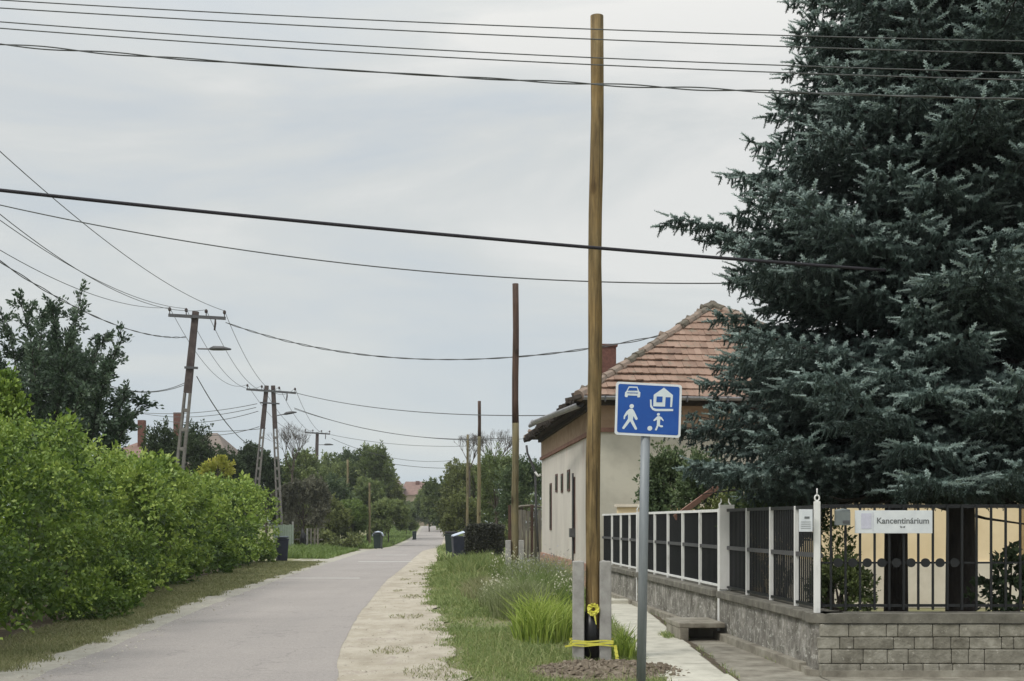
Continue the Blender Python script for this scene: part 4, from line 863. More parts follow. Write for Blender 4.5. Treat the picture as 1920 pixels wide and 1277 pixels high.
# ------------------------------------------------------------------ spruces
def spruce(label, cx, cy, ztop, rb, seed, tr, zlow=2.1, dens=1.0, lims=None):
    rr = np.random.default_rng(seed); t = thing('spruce_tree', (cx,cy,0), label, 'spruce', 'two spruces behind the front fence')
    mb = MB(); mb.tube([(cx-.02,cy,-.1),(cx,cy,.35),(cx,cy,2),(cx+.02,cy,5),(cx,cy,9),(cx,cy,ztop)], [tr*1.35,tr*1.05,tr*.95,tr*.7,tr*.42,.02], 14); mb.build('trunk', M['bark'], t, smooth=True)
    limb = MB(); B = []; Dn = []; Ln = []; RV = []
    z = zlow
    while z < min(ztop-.3, 10.6):
        vis = 1.0; nb = rr.integers(9,12); a0 = rr.uniform(0,6.28)
        for k in range(nb):
            az = a0+k*6.283/nb+rr.normal(0,.14); zz = z+rr.normal(0,.07)
            Rz = rb*(1-(zz)/ztop)**.72*rr.uniform(.78,1.16)*(1.0 if zz > 2.4 else .92)*(1+.10*math.sin(zz*5+az*2))
            if lims: Rz = lims(az, zz, Rz, rr)
            if Rz < .25: continue
            hd = np.array([math.cos(az),math.sin(az),0]); sdv = np.array([-math.sin(az),math.cos(az),0])
            backness = max(0, math.sin(az))           # far side, seen by nobody from the street: sparser
            dr = rr.uniform(.12,.34); upc = rr.uniform(.12,.34)
            def pos(q): return np.array([cx,cy,zz])+hd*Rz*q+np.array([0,0,Rz*(-dr*q*1.25+upc*q*q*1.15)])+sdv*.06*math.sin(q*4+k)
            limb.tube([pos(q) for q in (0,.25,.5,.75,.95)], [.032*Rz/2.5+.006,.026*Rz/2.5+.006,.018,.012,.006], 5)
            q = .30; side = 1
            for s_ in np.arange(.08,.34,.045):
                for _ in range(7):
                    p = pos(s_)+rr.normal(0,.13,3); B.append(p); Dn.append(rr.normal(0,1,3)+[0,0,-.4]); Ln.append(rr.uniform(.14,.24)); RV.append(.1*rr.uniform()); bt = rr.uniform(0,1)  # inner twigs get the darkest tint, painted shade inside the crown
            while q <= 1.0:
                p = pos(q); fw = pos(min(1,q+.05))-pos(q-.05); fw /= np.linalg.norm(fw)
                ll = (.16+.50*(1-q))*min(Rz,2.6)*.62*rr.uniform(.7,1.2)*(.6+.4*min(1,q*3))
                ld = fw*.62+sdv*side*.85+np.array([0,0,rr.normal(-.10,.12)]); ld /= np.linalg.norm(ld)
                s_ = .03; ts = 1; l_end = ll
                while s_ <= l_end:
                    pp = p+ld*s_+np.array([0,0,-.14*s_*s_/max(ll,.2)])
                    td = ld*.75+np.cross(ld,[0,0,1.])*ts*.75+np.array([0,0,rr.normal(.16,.26)])+rr.normal(0,.12,3)
                    L2 = rr.uniform(.075,.135)*(1 if l_end-s_ > .15 else .8)
                    B.append(pp); Dn.append(td); Ln.append(L2); RV.append(np.clip(.30*bt+.22*rr.uniform()+.40*min(1,q*s_/max(ll,.01))**1.5+.25*(td[2]-.1),0,1))  # paler new growth at tips; upward twigs also lightened as if lit
                    if rr.uniform() < .5 and q < .86 and s_ < ll*.75:
                        B.append(pp+np.array([rr.normal(0,.05),rr.normal(0,.05),-rr.uniform(.05,.24)])); Dn.append(td+[0,0,-.5]); Ln.append(L2*1.4); RV.append(.3*rr.uniform())  # lower twig layer tinted dark, its shade painted into the colour
                    if rr.uniform() < .75:
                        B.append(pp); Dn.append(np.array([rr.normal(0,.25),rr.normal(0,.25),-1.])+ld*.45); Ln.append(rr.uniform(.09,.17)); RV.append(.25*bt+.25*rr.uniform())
                    s_ += .047/dens*(1+.9*backness)*rr.uniform(.8,1.2); ts = -ts
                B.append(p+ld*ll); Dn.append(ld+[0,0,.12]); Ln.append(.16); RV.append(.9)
                q += .105/(Rz)*(1+.8*backness)/dens; side = -side
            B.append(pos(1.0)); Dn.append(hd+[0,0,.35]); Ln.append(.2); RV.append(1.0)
        z += rr.uniform(.36,.50) if z > 3.2 else rr.uniform(.24,.32)
    limb.build('limbs', M['bark'], t)
    B = np.array(B); D = np.array(Dn); kp = (B[:,2] > 1.9) & ((B[:,0] > 3.2) | (B[:,2] > 2.12)); B = B[kp]; D = D[kp]; Ln = np.array(Ln)[kp]; RV = np.array(RV)[kp]; D /= np.linalg.norm(D,axis=1)[:,None]; Ln = np.array(Ln); RV = np.array(RV); n = len(B)
    ref = rr.normal(0,1,(n,3)); U = np.cross(D,ref); U /= np.linalg.norm(U,axis=1)[:,None]; W_ = np.cross(D,U)
    Vs = []; Fs = []; RVs = []; base = 0
    # core: three sided tapered spindle
    for k in range(3):
        a0_, a1_ = k*2.094, (k+1)*2.094; rc = .020
        A = B+(U*math.cos(a0_)+W_*math.sin(a0_))*rc; C = B+(U*math.cos(a1_)+W_*math.sin(a1_))*rc; T = B+D*Ln[:,None]
        Vs.append(np.stack([A,C,T],1)); RVs.append(RV)
    NN = 20
    for k in range(NN):
        f = (k+.3+rr.uniform(0,.5,n))/NN; a = k*2.4+rr.uniform(-.3,.3,n); rad = .044*(1-.45*f)
        o = U*np.cos(a)[:,None]+W_*np.sin(a)[:,None]; b0 = B+D*(Ln*f)[:,None]; tip = b0+o*rad[:,None]+D*.020; sd_ = np.cross(o,D)*.0105
        Vs.append(np.stack([b0-sd_,b0+sd_,tip],1)); RVs.append(np.clip(RV+rr.normal(0,.06,n),0,1))
    V = np.concatenate(Vs).reshape(-1,3); Fc = np.arange(len(V)).reshape(-1,3)
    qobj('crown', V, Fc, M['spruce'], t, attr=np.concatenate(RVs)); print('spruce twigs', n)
    return t
def lim_left(az, zz, Rz, rr):
    # single long bough reaching out over the street at five metres
    if abs(math.cos(az)+1) < .06 and abs(zz-5.4) < .3: return 3.0
    c_ = math.cos(az)
    if c_ < -.25:
        return min(Rz, float(np.interp(zz,[2.3,2.7,3.1,3.5,4.6,5.3,6.0,6.9,7.5,8.3,14],[2.5,3.1,2.9,2.4,2.3,2.2,2.0,2.15,1.45,1.22,.1]))/abs(c_)*rr.uniform(.90,1.04), 3.3)
    return Rz
spruce('blue green spruce with the thinner trunk, left of the two', at(1680,0,16.9).x, 16.9, 14.0, 3.55, 41, .150, lims=lim_left)
spruce('blue green spruce with the thicker trunk, right of the two', at(1801,0,15.9).x, 15.9, 13.6, 3.2, 42, .175, zlow=2.05)

# ------------------------------------------------------------------ plastered house with hip roof
HX = lambda y: 4.1-.07*y
hY0, hY1 = 30.0, 44.0; HW = 7.2; hd_ = Vector((-.07,1,0)).normalized(); hn = Vector((1,.07,0)).normalized()
H0 = Vector((HX(hY0),hY0,0)); ho = thing('tiled_house', H0, 'plastered house with red tiled hip roof and narrow street side openings', 'house')
def hp(u, v, z): return H0+hn*u+hd_*v+Vector((0,0,z))      # u into the plot, v along the street
LEN = 14.0
def slab(name, u0,u1,v0,v1,z0,z1, mat, parent=None, bevel=0):
    m = MB(); P = [hp(u,v,z) for z in (z0,z1) for (u,v) in ((u0,v0),(u1,v0),(u1,v1),(u0,v1))]
    m.v = P; m.f = [(3,2,1,0),(4,5,6,7),(0,1,5,4),(1,2,6,5),(2,3,7,6),(3,0,4,7)]; m.r = [random.random()]*6; return m.build(name, mat, parent or ho, bevel=bevel)
slab('street_wall', 0,.35,.35,LEN, .55,3.72, M['wallside']); slab('end_wall', 0,HW,0,.35, .55,3.76, M['wallend']); slab('far_wall', .35,HW,LEN-.35,LEN,.0,3.7, M['wallside']); slab('back_wall', HW-.35,HW,.35,LEN-.35,0,3.7, M['wallside'])
slab('brick_base', -.05,HW,-.05,LEN,-.02,.55, M['brick_socle'])
slab('frieze', -.02,HW+.02,-.02,LEN+.02,3.80,4.32, M['frieze']); slab('cornice', -.07,HW+.07,-.07,LEN+.07,3.70,3.80, M['cornice'])
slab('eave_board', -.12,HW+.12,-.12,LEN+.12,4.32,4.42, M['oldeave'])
EO = .50; EZ = 4.46; SL = .695; RD = HW/2
# roof body under the tiles
e00, e10, e11, e01 = hp(-EO,-EO,EZ-.02), hp(HW+EO,-EO,EZ-.02), hp(HW+EO,LEN+EO,EZ-.02), hp(-EO,LEN+EO,EZ-.02)
rh = (RD+EO)*SL; hipd = 3.75
ra = hp(RD, hipd, EZ-.02+rh); rb_ = hp(RD, LEN-hipd, EZ-.02+rh)
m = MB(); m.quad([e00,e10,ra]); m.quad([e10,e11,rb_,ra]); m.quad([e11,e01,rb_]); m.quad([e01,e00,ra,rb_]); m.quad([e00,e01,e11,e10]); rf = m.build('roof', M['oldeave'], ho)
def tilerows(name, P0, P1, Q0, Q1, tw, rows):
    """tiles between eave edge P0-P1 and top edge Q0-Q1"""
    m = MB(); P0,P1,Q0,Q1 = map(Vector,(P0,P1,Q0,Q1)); n = (P1-P0).cross(Q0-P0).normalized()
    if n.z < 0: n = -n
    slope = ((Q0+Q1)/2-(P0+P1)/2); 
    for r_ in range(rows):
        k0 = r_/rows; a = P0.lerp(Q0,k0); b = P1.lerp(Q1,k0); a2 = P0.lerp(Q0,(r_+1.18)/rows); b2 = P1.lerp(Q1,(r_+1.18)/rows); L = (b-a).length; d = (b-a).normalized()
        # up-slope direction, square to the eave
        us = n.cross(d); us = us if us.z > 0 else -us; hgt = (a2-a).dot(us); nt_ = int(L/tw)+1; off = (r_%2)*.5
        row_w = .012*math.sin(r_*1.7)
        for i in range(-1,nt_+1):
            x = (i+off)*tw; lo = max(x,0); hi = min(x+tw*.97, L)
            if hi-lo < .04: continue
            # clip the upper edge against the hips
            xl = (a2-a).dot(d); xr = L+(b2-b).dot(d)
            ulo = min(max(lo,xl),xr); uhi = min(max(hi,xl),xr)
            if uhi-ulo < .01 and hi-lo < tw*.3: continue
            j = random.uniform(-.012,.012); lift = .06+random.uniform(-.006,.018)+.02*math.sin(lo*1.3+r_*.4)
            A = a+d*lo+us*(j+row_w)+n*lift; B_ = a+d*hi+us*(j+row_w+random.uniform(-.01,.01))+n*(lift+random.uniform(-.006,.006)); C = a+d*uhi+us*hgt+n*.012; D_ = a+d*ulo+us*hgt+n*.012
            mid1 = (A+B_)/2-us*.018+n*.006; rv = random.random()
            m.quad([A,mid1,B_,C,D_], rv); m.quad([A-n*.028,A,D_,D_-n*.02],rv); m.quad([A-n*.035,mid1-n*.035,mid1,A],rv); m.quad([mid1-n*.035,B_-n*.035,B_,mid1],rv); m.quad([B_,B_-n*.028,C-n*.02,C],rv)
    return m.build(name, M['tile'], rf)
up_ = Vector((0,0,.03))
tilerows('end_tiles', e00+up_, e10+up_, ra+up_, ra+up_, .17, 14)
tilerows('street_tiles', e01+up_, e00+up_, rb_+up_, ra+up_, .17, 14)
tilerows('yard_tiles', e10+up_, e11+up_, ra+up_, rb_+up_, .42, 14)
def ridge_line(a, b, name):
    m = MB(); a = Vector(a); b = Vector(b); L = (b-a).length; n = int(L/.36)
    for i in range(n):
        p = a.lerp(b,i/n)+Vector((0,0,.05+random.uniform(-.015,.03))); q = a.lerp(b,(i+1.12)/n)+Vector((0,0,.05+random.uniform(-.02,.02)))
        m.tube([p,q],[.125+random.uniform(-.015,.02),.10],9)
        if random.random() < .5: m.box(p+Vector((random.uniform(-.1,.1),0,.05)), (.14,.14,.1), random.random()*3, .3,.3)
    return m.build(name, M['ridge'], rf, smooth=False)
ridge_line(e00, ra, 'hip_ridge'); ridge_line(e10, ra, 'hip_ridge'); ridge_line(ra, rb_, 'top_ridge'); ridge_line(e01, rb_, 'hip_ridge')
# ragged street eave
m = MB()
for i in range(90):
    v = -.5+i*.167; m.box(hp(-EO+random.uniform(-.05,.08), v, EZ+random.uniform(-.06,.06)), (.18,.17,random.uniform(.07,.16)), random.uniform(-.2,.2), random.uniform(-.2,.2), random.uniform(-.5,-.2))
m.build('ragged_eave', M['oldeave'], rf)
# rafters under the street eave
m = MB()
for i in range(24): m.beam(hp(.05,i*.6+.1,EZ+.30),hp(-EO+.02,i*.6+.1,EZ-.09),.09,.10)
m.build('rafters', M['oldeave'], rf)
# gutters
def gutter(name, a, b, rad=.085):
    m = MB(); a = Vector(a); b = Vector(b); d = (b-a).normalized(); sd_ = d.cross(Vector((0,0,1))).normalized(); k = 10; base = len(m.v)
    for p in (a,b):
        for rr_, sgn in ((rad,1),(rad*.88,1)):
            for i in range(k+1):
                an = math.pi*i/k; m.v.append(p+sd_*math.cos(an)*rr_-Vector((0,0,math.sin(an)*rr_)))
    W2 = 2*(k+1)
    for i in range(k):
        m.f.append((i,i+1,W2+i+1,W2+i)); m.f.append((k+1+i,W2+k+1+i,W2+k+2+i,k+2+i)); m.r += [0,0]
    m.f.append((0,W2,W2+k+1,k+1)); m.f.append((k,2*k+1,W2+2*k+1,W2+k)); m.r += [0,0]
    return m.build(name, M['zinc'], ho, smooth=True)
gutter('gutter', hp(-EO+.1,-EO-.09,EZ+.02), hp(HW+EO,-EO-.09,EZ+.02))
gutter('gutter', at(1088,756,29.6), at(1001,790,35.5), .10)
for i in range(8):
    c_ = hp(-EO+.6+i*.95,-EO-.09,EZ); MB().box(c_-Vector((0,0,.03)),(.03,.20,.14)).build('gutter_hook', M['steel'], ho)
MB().tube([at(1001,790,35.5)+Vector((0,0,-.03)), at(992,800,35.6)], [.10,.04], 8).build('gutter_spout', M['zinc'], ho, smooth=True)
# downpipe at the far corner
fp = lambda x, y, Yv=44.2: at(x, y, Yv)
MB().tube([fp(987,835),fp(989,850),fp(997,868),fp(1003,885),fp(1004,900),fp(1005,950),fp(1009,1035)], .038, 8).build('downpipe', M['steel'], ho, smooth=True)
MB().tube([fp(1003,885),fp(1009,893),fp(1014,890)], .045, 8).build('pipe_bracket', M['white'], ho, smooth=True)
# openings on the street side
for (Yc, z0, z1, wv) in ((40.8,1.33,2.82,.55),(39.05,2.5,3.05,.55),(37.5,2.45,3.0,.5),(35.8,2.45,3.05,.6),(34.5,.75,2.8,.42)):
    v = (Yc-30)/hd_.y; fo = slab('window', -.025,.08,v-wv/2,v+wv/2,z0,z1, M['winframe']); slab('pane', -.032,-.026,v-wv/2+.06,v+wv/2-.06,z0+.06,z1-.06, M['winglass'], fo)
MB().tube([hp(-.06,4.4,2.9),hp(-.06,4.4,1.3),hp(-.06,4.4,.4)], .03, 6).build('wall_pipe', M['steel'], ho); slab('meter_box', -.14,-.001,4.3,4.6,1.18,1.42, M['steel'])
ch = slab('chimney', 1.02,1.45,6.6,7.1, 4.9,6.62, M['chimney'], rf); slab('chimney_cap', .98,1.49,6.56,7.14,6.62,6.69, M['chimney'], ch)

# wooden gate beyond the house
gt = thing('wooden_gate', (.2,46,0), 'weathered grey board gate beyond the plastered house', 'gate')
b = MB()
for i in range(8): b.box((.02+.14*i, 46.2, 1.03+.03*math.sin(i)), (.125,.03,1.95), r=random.random())
b.build('boards', M['board'], gt); b = MB(); b.tube([(-.05,46.2,2.02),(.3,46.2,2.15),(.7,46.2,2.18),(1.15,46.2,2.1)], .05, 6); b.build('top_rail', M['board'], gt)
for x_ in (-.08,.72): MB().box((x_,46.12,1.1),(.12,.12,2.2)).build('gate_post', M['pole_red'], gt)

# yellow building behind the spruces
yb0 = thing('cream_building', (8.2,24,0), 'warm cream rendered building behind the spruce trunks', 'house')
MB().box((10.45,26.7,1.95),(9.2,5.4,2.2)).build('wall', M['yellow'], yb0); MB().box((10.45,26.68,.42),(9.24,5.44,.86)).build('plinth', M['yellow2'], yb0)
MB().box((10.35,23.98,1.5),(1.6,.06,3.0)).build('tan_bay', M['tan'], yb0)
m = MB(); zr=3.05; P = [(5.7,23.85,zr),(15.2,23.85,zr),(15.2,29.5,zr),(5.7,29.5,zr)]; rg0=(8.0,26.7,3.9); rg1=(13,26.7,3.9)
m.quad([P[0],P[1],rg1,rg0]); m.quad([P[1],P[2],rg1]); m.quad([P[2],P[3],rg0,rg1]); m.quad([P[3],P[0],rg0]); m.quad(P[::-1]); m.build('roof', M['farroof'], yb0)
# low cream wall in the yard behind the fence
yw = thing('yard_wall', (3.6,28,0), 'low cream wall seen just above the far fence panels', 'wall')
MB().box((4.3,28.6,.95),(3.9,.2,1.94)).build('panel', M['yellow'], yw); MB().box((4.3,28.58,1.96),(4.0,.3,.06)).build('cap', M['yellow2'], yw)
pk = thing('leaning_plank', at(1305,940,21.2), 'brown timber plank leaning behind the white gate post', 'plank')
a = at(1302,944,21.2); b_ = at(1346,912,21.4); dd = (b_-a).normalized(); MB().beam(a-dd*.45, b_, .03, .09).build('board', M['cornice'], pk)

# ------------------------------------------------------------------ hedge
def hedge(name, label, y0, y1, hfun, mat, seed, dens=1.0, depth=1.7, leafk=1.0):
    r = np.random.default_rng(seed); t = thing(name, (float(hedgeX(y0))-.6, (y0+y1)/2, 0), label, 'hedge', 'leafy hedge along the left verge')
    Ps = []; Ds = []; RVs = []; Sz = []
    yv = y0
    nl = int((y1-y0)*5.6*dens)
    for k in range(nl):
        yc = y0+(y1-y0)*r.uniform()**1.15; H = float(hfun(yc)); xf = float(hedgeX(yc)); ang = r.uniform(0,1)
        seg = abs(math.cos(math.pi*(yc+.35*math.sin(yc*.8))/1.9))**.6; H += .22*seg-.16+.10*math.sin(yc*.7); xf += .50*seg-.38
        if ang < .66: zc = r.uniform(0,1)**1.15*(H-.32)+.12; xc = xf-.34+.24*math.sin(yc*1.3+zc*1.7)+.14*math.sin(yc*3.1-zc*2.9)+r.normal(0,.13)
        else: zc = H-.24+.14*math.sin(yc*1.1)+.10*math.sin(yc*2.7)+r.normal(0,.10); xc = xf-.25-r.uniform(0,depth)
        rad = r.uniform(.18,.50); sc = np.clip(yc/16,1,2.6)
        n = int(190*dens/ (sc**1.25)*(rad/.34)**2*3.3)
        v = r.normal(0,1,(n,3)); v /= np.linalg.norm(v,axis=1)[:,None]; q = r.uniform(.5,1,n)
        P = np.array([xc,yc,zc])+v*rad*q[:,None]*np.array([.95,1.05,1.0]); P += r.normal(0,.02,P.shape)
        D = v*.7+np.array([.35,-.1,.25]); Ps.append(P); Ds.append(D); b = r.uniform(0,.62)**1.2+.12*(zc/H-.5); RVs.append(np.clip(b+r.uniform(0,.38,n)+.24*v[:,2]+.02,0,1)); Sz.append(r.choice([.045,.062,.085],n)*sc**.85*leafk)  # tint rises toward clump and hedge tops: lit tops painted into leaf colour
    # wild shoots sticking out
    ns = int((y1-y0)*40)
    for k in range(ns):
        yc = y0+(y1-y0)*r.uniform()**1.2; H = float(hfun(yc)); xf = float(hedgeX(yc)); zc = r.uniform(.3,H)
        top = r.uniform() < .5; base = np.array([xf+.1,yc,zc]) if not top else np.array([xf-r.uniform(.1,depth),yc,H-.02])
        d = np.array([.7,r.normal(0,.4),r.normal(.25,.5)]) if not top else np.array([r.normal(.1,.4),r.normal(0,.4),1.]); d /= np.linalg.norm(d); L = r.uniform(.12,.42); n = 12
        s_ = np.linspace(0,1,n)[:,None]; P = base+d*L*s_+np.array([0,0,-.12])*L*s_**2*(0 if top else 1)+r.normal(0,.015,(n,3)); Ps.append(P); Ds.append(np.repeat(d[None],n,0)*.5); RVs.append(r.uniform(.45,1,n)); Sz.append(np.full(n,.06*np.clip(yc/16,1,2)))
    # inner foliage, tinted darker to paint shade into the hollows
    n_out = sum(len(q) for q in Ps); n = int((y1-y0)*800*dens); yc = r.uniform(y0,y1,n); xf = hedgeX(yc); H = hfun(yc)
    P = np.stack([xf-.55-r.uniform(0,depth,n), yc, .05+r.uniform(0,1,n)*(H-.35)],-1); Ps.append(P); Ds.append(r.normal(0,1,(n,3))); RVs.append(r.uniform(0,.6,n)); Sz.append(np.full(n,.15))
    P = np.concatenate(Ps); D = np.concatenate(Ds); ok = P[:,2] > .01
    nv = int((y1-y0)*3.0); inner = np.arange(len(P)) >= n_out
    for k in range(nv):
        yc = y0+(y1-y0)*r.uniform()**1.2; zc = r.uniform(0,1)**1.3*(float(hfun(yc))*.75); a_, b_, c_ = r.uniform(.8,1.2), r.uniform(.14,.38), r.uniform(.22,.65)
        if k == 0 and y0 < 20: yc, zc, b_, c_, a_ = 36.5, .9, .55, 1.2, 1.1
        xc = float(hedgeX(yc))+.1
        ok &= inner | (((P[:,0]-xc)/a_)**2+((P[:,1]-yc)/b_)**2+((P[:,2]-zc)/c_)**2 > 1+r.normal(0,.12,len(P)))
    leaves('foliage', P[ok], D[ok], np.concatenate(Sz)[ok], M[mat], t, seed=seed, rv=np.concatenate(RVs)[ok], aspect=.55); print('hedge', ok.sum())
    st = MB()
    for k in range(int((y1-y0)*3)):
        yc = random.uniform(y0,y1); x_ = float(hedgeX(yc))-.95-random.uniform(0,.8); H = float(hfun(yc)); st.tube([(x_,yc,-.02),(x_+random.uniform(-.15,.2),yc+random.uniform(-.2,.2),H*.45),(x_+random.uniform(-.2,.25),yc+random.uniform(-.3,.3),H*.8)],[.022,.015,.006],5)
    st.build('stems', M['bark2'], t)['kind'] = 'stuff'; return t
hf = lambda y: interp(y, [(6,2.85),(13,2.82),(18,2.80),(24,2.70),(32,2.66),(44,2.68),(51,2.5)])
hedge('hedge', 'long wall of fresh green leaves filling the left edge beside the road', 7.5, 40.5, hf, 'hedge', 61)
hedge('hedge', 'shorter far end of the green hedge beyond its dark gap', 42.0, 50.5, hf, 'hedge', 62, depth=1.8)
tree('leafy_shrub','tall lime green shrub rising behind the hedge at the left edge','shrub',-18,700,900,84,20,'hedge',n_tw=800,per=14,leaf=.09,lobes=10,seed=71)
tree('yellow_shrub','yellow tipped shrub topping the hedge between the pylons','shrub',408,858,915,34,47,'yellowleaf',n_tw=220,per=9,leaf=.12,lobes=8,seed=72)
# ------------------------------------------------------------------ near left orchard tree
def orchard(label, x, Yd, seed):
    r = np.random.default_rng(seed); base = Vector((at(x,0,Yd).x, Yd, 0)); t = thing('orchard_tree', base, label, 'tree')
    mb = MB(); P = []; D = []; RV = []
    fork = base+Vector((.1,0,1.6)); mb.tube([base-Vector((0,0,.1)), base+Vector((.03,0,.8)), fork], [.17,.14,.13], 9)
    tips = [at(*q, Yd+dy) for q, dy in (((10,600),.3),((40,572),-.5),((78,590),1),((98,566),0),((150,556),.2),((128,640),-1),((198,625),.4),((230,632),.1),((205,690),-.8),((236,735),.5),((190,760),-.5),((245,790),.2),((222,826),1),((150,740),-1.4),((60,660),-1.2),((0,680),.6),((-40,600),0),((-70,660),.5),((100,700),1.4),((30,740),-1),((140,820),-1),((80,800),-.8),((265,752),.9),((170,690),1.2),((20,840),0))]
    for i, tp_ in enumerate(tips):
        bend = fork.lerp(tp_,.5)+Vector((r.normal(0,.15),r.normal(0,.15),-.25 if tp_.z < 5 else .15)); q0, q1 = fork, bend
        mb.tube([fork, fork.lerp(bend,.6)+Vector((0,0,.08)), bend, tp_], [.045,.035,.02,.006], 6)
        for k in range(50):
            s_ = r.uniform(.25,1.0); c_ = np.array(fork.lerp(bend, s_*2) if s_ < .5 else bend.lerp(tp_, s_*2-1)); out_ = np.array((tp_-bend).normalized())
            d = out_*.6+r.normal(0,.55,3)+np.array([0,0,.35]); d /= np.linalg.norm(d); L = r.uniform(.25,.6)*(1.1-.35*s_); n = int(34*L/.45)+8
            mb.tube([c_, c_+d*L*.6+[0,0,-.02], c_+d*L], [.010,.007,.003], 4, caps=False)
            u = np.linspace(.1,1,n)[:,None]; P.append(c_+d*L*u+r.normal(0,.035,(n,3))); D.append(np.repeat(d[None],n,0)+r.normal(0,.4,(n,3))); b = r.uniform(0,.45); RV.append(b+r.uniform(0,.55,n))
    leaves('crown', np.concatenate(P), np.concatenate(D), .115, M['apple'], t, seed=seed, rv=np.concatenate(RV), aspect=.45, spread=.5)
    mb.build('trunk', M['bark'], t, smooth=True); return t
orchard('dark silvery leaved tree with ragged shoots above the left hedge', 80, 30, 77)
tree('dense_bush','dense dark bush filling the foot of the silvery tree above the hedge','bush',95,655,880,110,33,'apple',n_tw=1100,per=14,leaf=.12,lobes=9,seed=78)

# ------------------------------------------------------------------ background trees
BG = 'trees and shrubs lining the left side of the road'
T = [ # name, label, x, ytop, ybottom, halfwidth, Y, mat, shape, seed
('thuja_tree','dark conifer mound just left of the nearest pylon',298,786,1000,46,58,'dark','round',81),
('thuja_tree','dark broad conifer directly behind the nearest pylon',362,796,1000,58,62,'dark','round',82),
('thuja_tree','dark blunt conifer between the first two pylons',455,822,1000,44,74,'dark','round',83),
('thuja_tree','dark conifer touching the left leg of the double pylon',497,834,1010,40,78,'dark','round',84),
('thuja_tree','low dark conifer behind the yellow tipped shrub',415,838,1000,40,68,'dark','round',95),
('broad_tree','dusty brown leaved shrub right of the double pylon',568,890,1016,52,76,'purple','round',85),
('broad_tree','mid green tree behind the brown leaved shrub',556,845,995,56,98,'mid','round',86),
('broad_tree','rounded green tree left of the greenish pole',622,850,1010,56,125,'mid','round',87),
('broad_tree','deep green tree behind the greenish pole',664,836,1005,48,128,'deep','round',88),
('broad_tree','tall ragged dark tree left of the far red roof',704,828,1000,42,124,'mid','round',89),
('leafy_shrub','pale green garden shrub behind the weeds',612,932,1030,46,86,'olive','round',90),
('leafy_shrub','yellow green shrub left of the slim grey post',656,940,1030,40,90,'bright','round',91),
('broad_tree','big dark round shrub between the middle and far bins',728,935,1034,40,100,'mid','round',92),
('broad_tree','olive tree above the dark round shrub',722,885,1005,38,135,'olive','round',93),
('leafy_shrub','small green bush behind the far left bin',762,952,1008,20,150,'mid','round',94),
('broad_tree','deep green tree filling the gap under the brown shrub',600,895,1020,70,102,'deep','round',96),
('broad_tree','green tree behind the slim grey post',690,895,1025,46,108,'mid','round',98),
('leafy_shrub','dull green undergrowth behind the pale board fence',548,940,1036,40,82,'olive','round',97)]
for nm, lb, x_, yt, yb_, wv, Yd, mt, sh, sd_ in T:
    tree(nm, lb, 'tree' if 'tree' in nm else 'shrub', x_, yt, yb_, wv, Yd, mt, BG, n_tw=1300 if sh=='round' else 1300, per=14, shape=sh, seed=sd_, lobes=24, elong=.12, leaf=(None if sh=='round' else .16))
BR = 'trees and bushes behind the right verge'
T = [
('broad_tree','olive green tree left of the thin dull pole',872,858,1020,56,100,'olive','round',101),
('broad_tree','low rounded tree sloping down to the far road on the right',836,888,1008,48,135,'mid','round',102),
('broad_tree','smaller green tree nearest the road crest on the right',805,915,1002,32,170,'mid','round',103),
('broad_tree','broad green tree between the thin dull pole and the house',932,838,1020,62,72,'mid','round',104),
('broad_tree','dark tree touching the eave of the plastered house',980,855,1025,50,66,'deep','round',105),
('broad_tree','green bush at the far bins under the olive tree',870,930,1028,42,90,'olive','round',106),
('broad_tree','tree crown closing the road above its crest',785,935,1000,30,245,'mid','round',107),
('broad_tree','dark crown right of the road crest',822,930,1004,34,235,'deep','round',108),
('leafy_shrub','green shrub at the crest left of the road',760,945,996,18,230,'mid','round',109)]
for nm, lb, x_, yt, yb_, wv, Yd, mt, sh, sd_ in T:
    tree(nm, lb, 'tree' if 'tree' in nm else 'shrub', x_, yt, yb_, wv, Yd, mt, BR, n_tw=1300, per=14, shape=sh, seed=sd_, lobes=26, elong=.12)
# distant masses closing the view
def wood(name, label, x0, x1, ytop, Yd, mat, seed, n=9000):
    r = np.random.default_rng(seed); s = F/Yd; xs_ = r.uniform(x0,x1,n); g0 = gzf(Yd)
    prof = ytop+10*np.sin(xs_*.03+seed)+7*np.sin(xs_*.11)+4*np.sin(xs_*.31); zt = EYE+(HZ-prof)/s
    P = np.stack([(xs_-960)/s, Yd+r.uniform(-1,1,n)*min(8,Yd*.03), g0+(zt-g0)*r.uniform(0,1,n)**.7],-1)
    o = leaves(name, P, r.normal(0,1,(n,3)), 3.6*Yd/1280, M[mat], None, seed=seed, aspect=.8); return tag(o, label, 'trees', kind='stuff')
wood('distant_wood','hazy line of distant trees closing the left background', 60, 740, 925, 190, 'mid', 3, 16000)
wood('distant_wood','distant trees closing the right background', 820, 1400, 915, 180, 'mid', 4, 14000)
wood('distant_wood','far pale trees under the horizon roofs', 690, 860, 962, 330, 'deep', 5, 4000)
wood('undergrowth','low tangled undergrowth behind the weeds left of the road', 535, 672, 1000, 84, 'olive', 7, 5000)
wood('undergrowth','low undergrowth lining the right of the far road', 868, 960, 1000, 78, 'olive', 8, 4000)
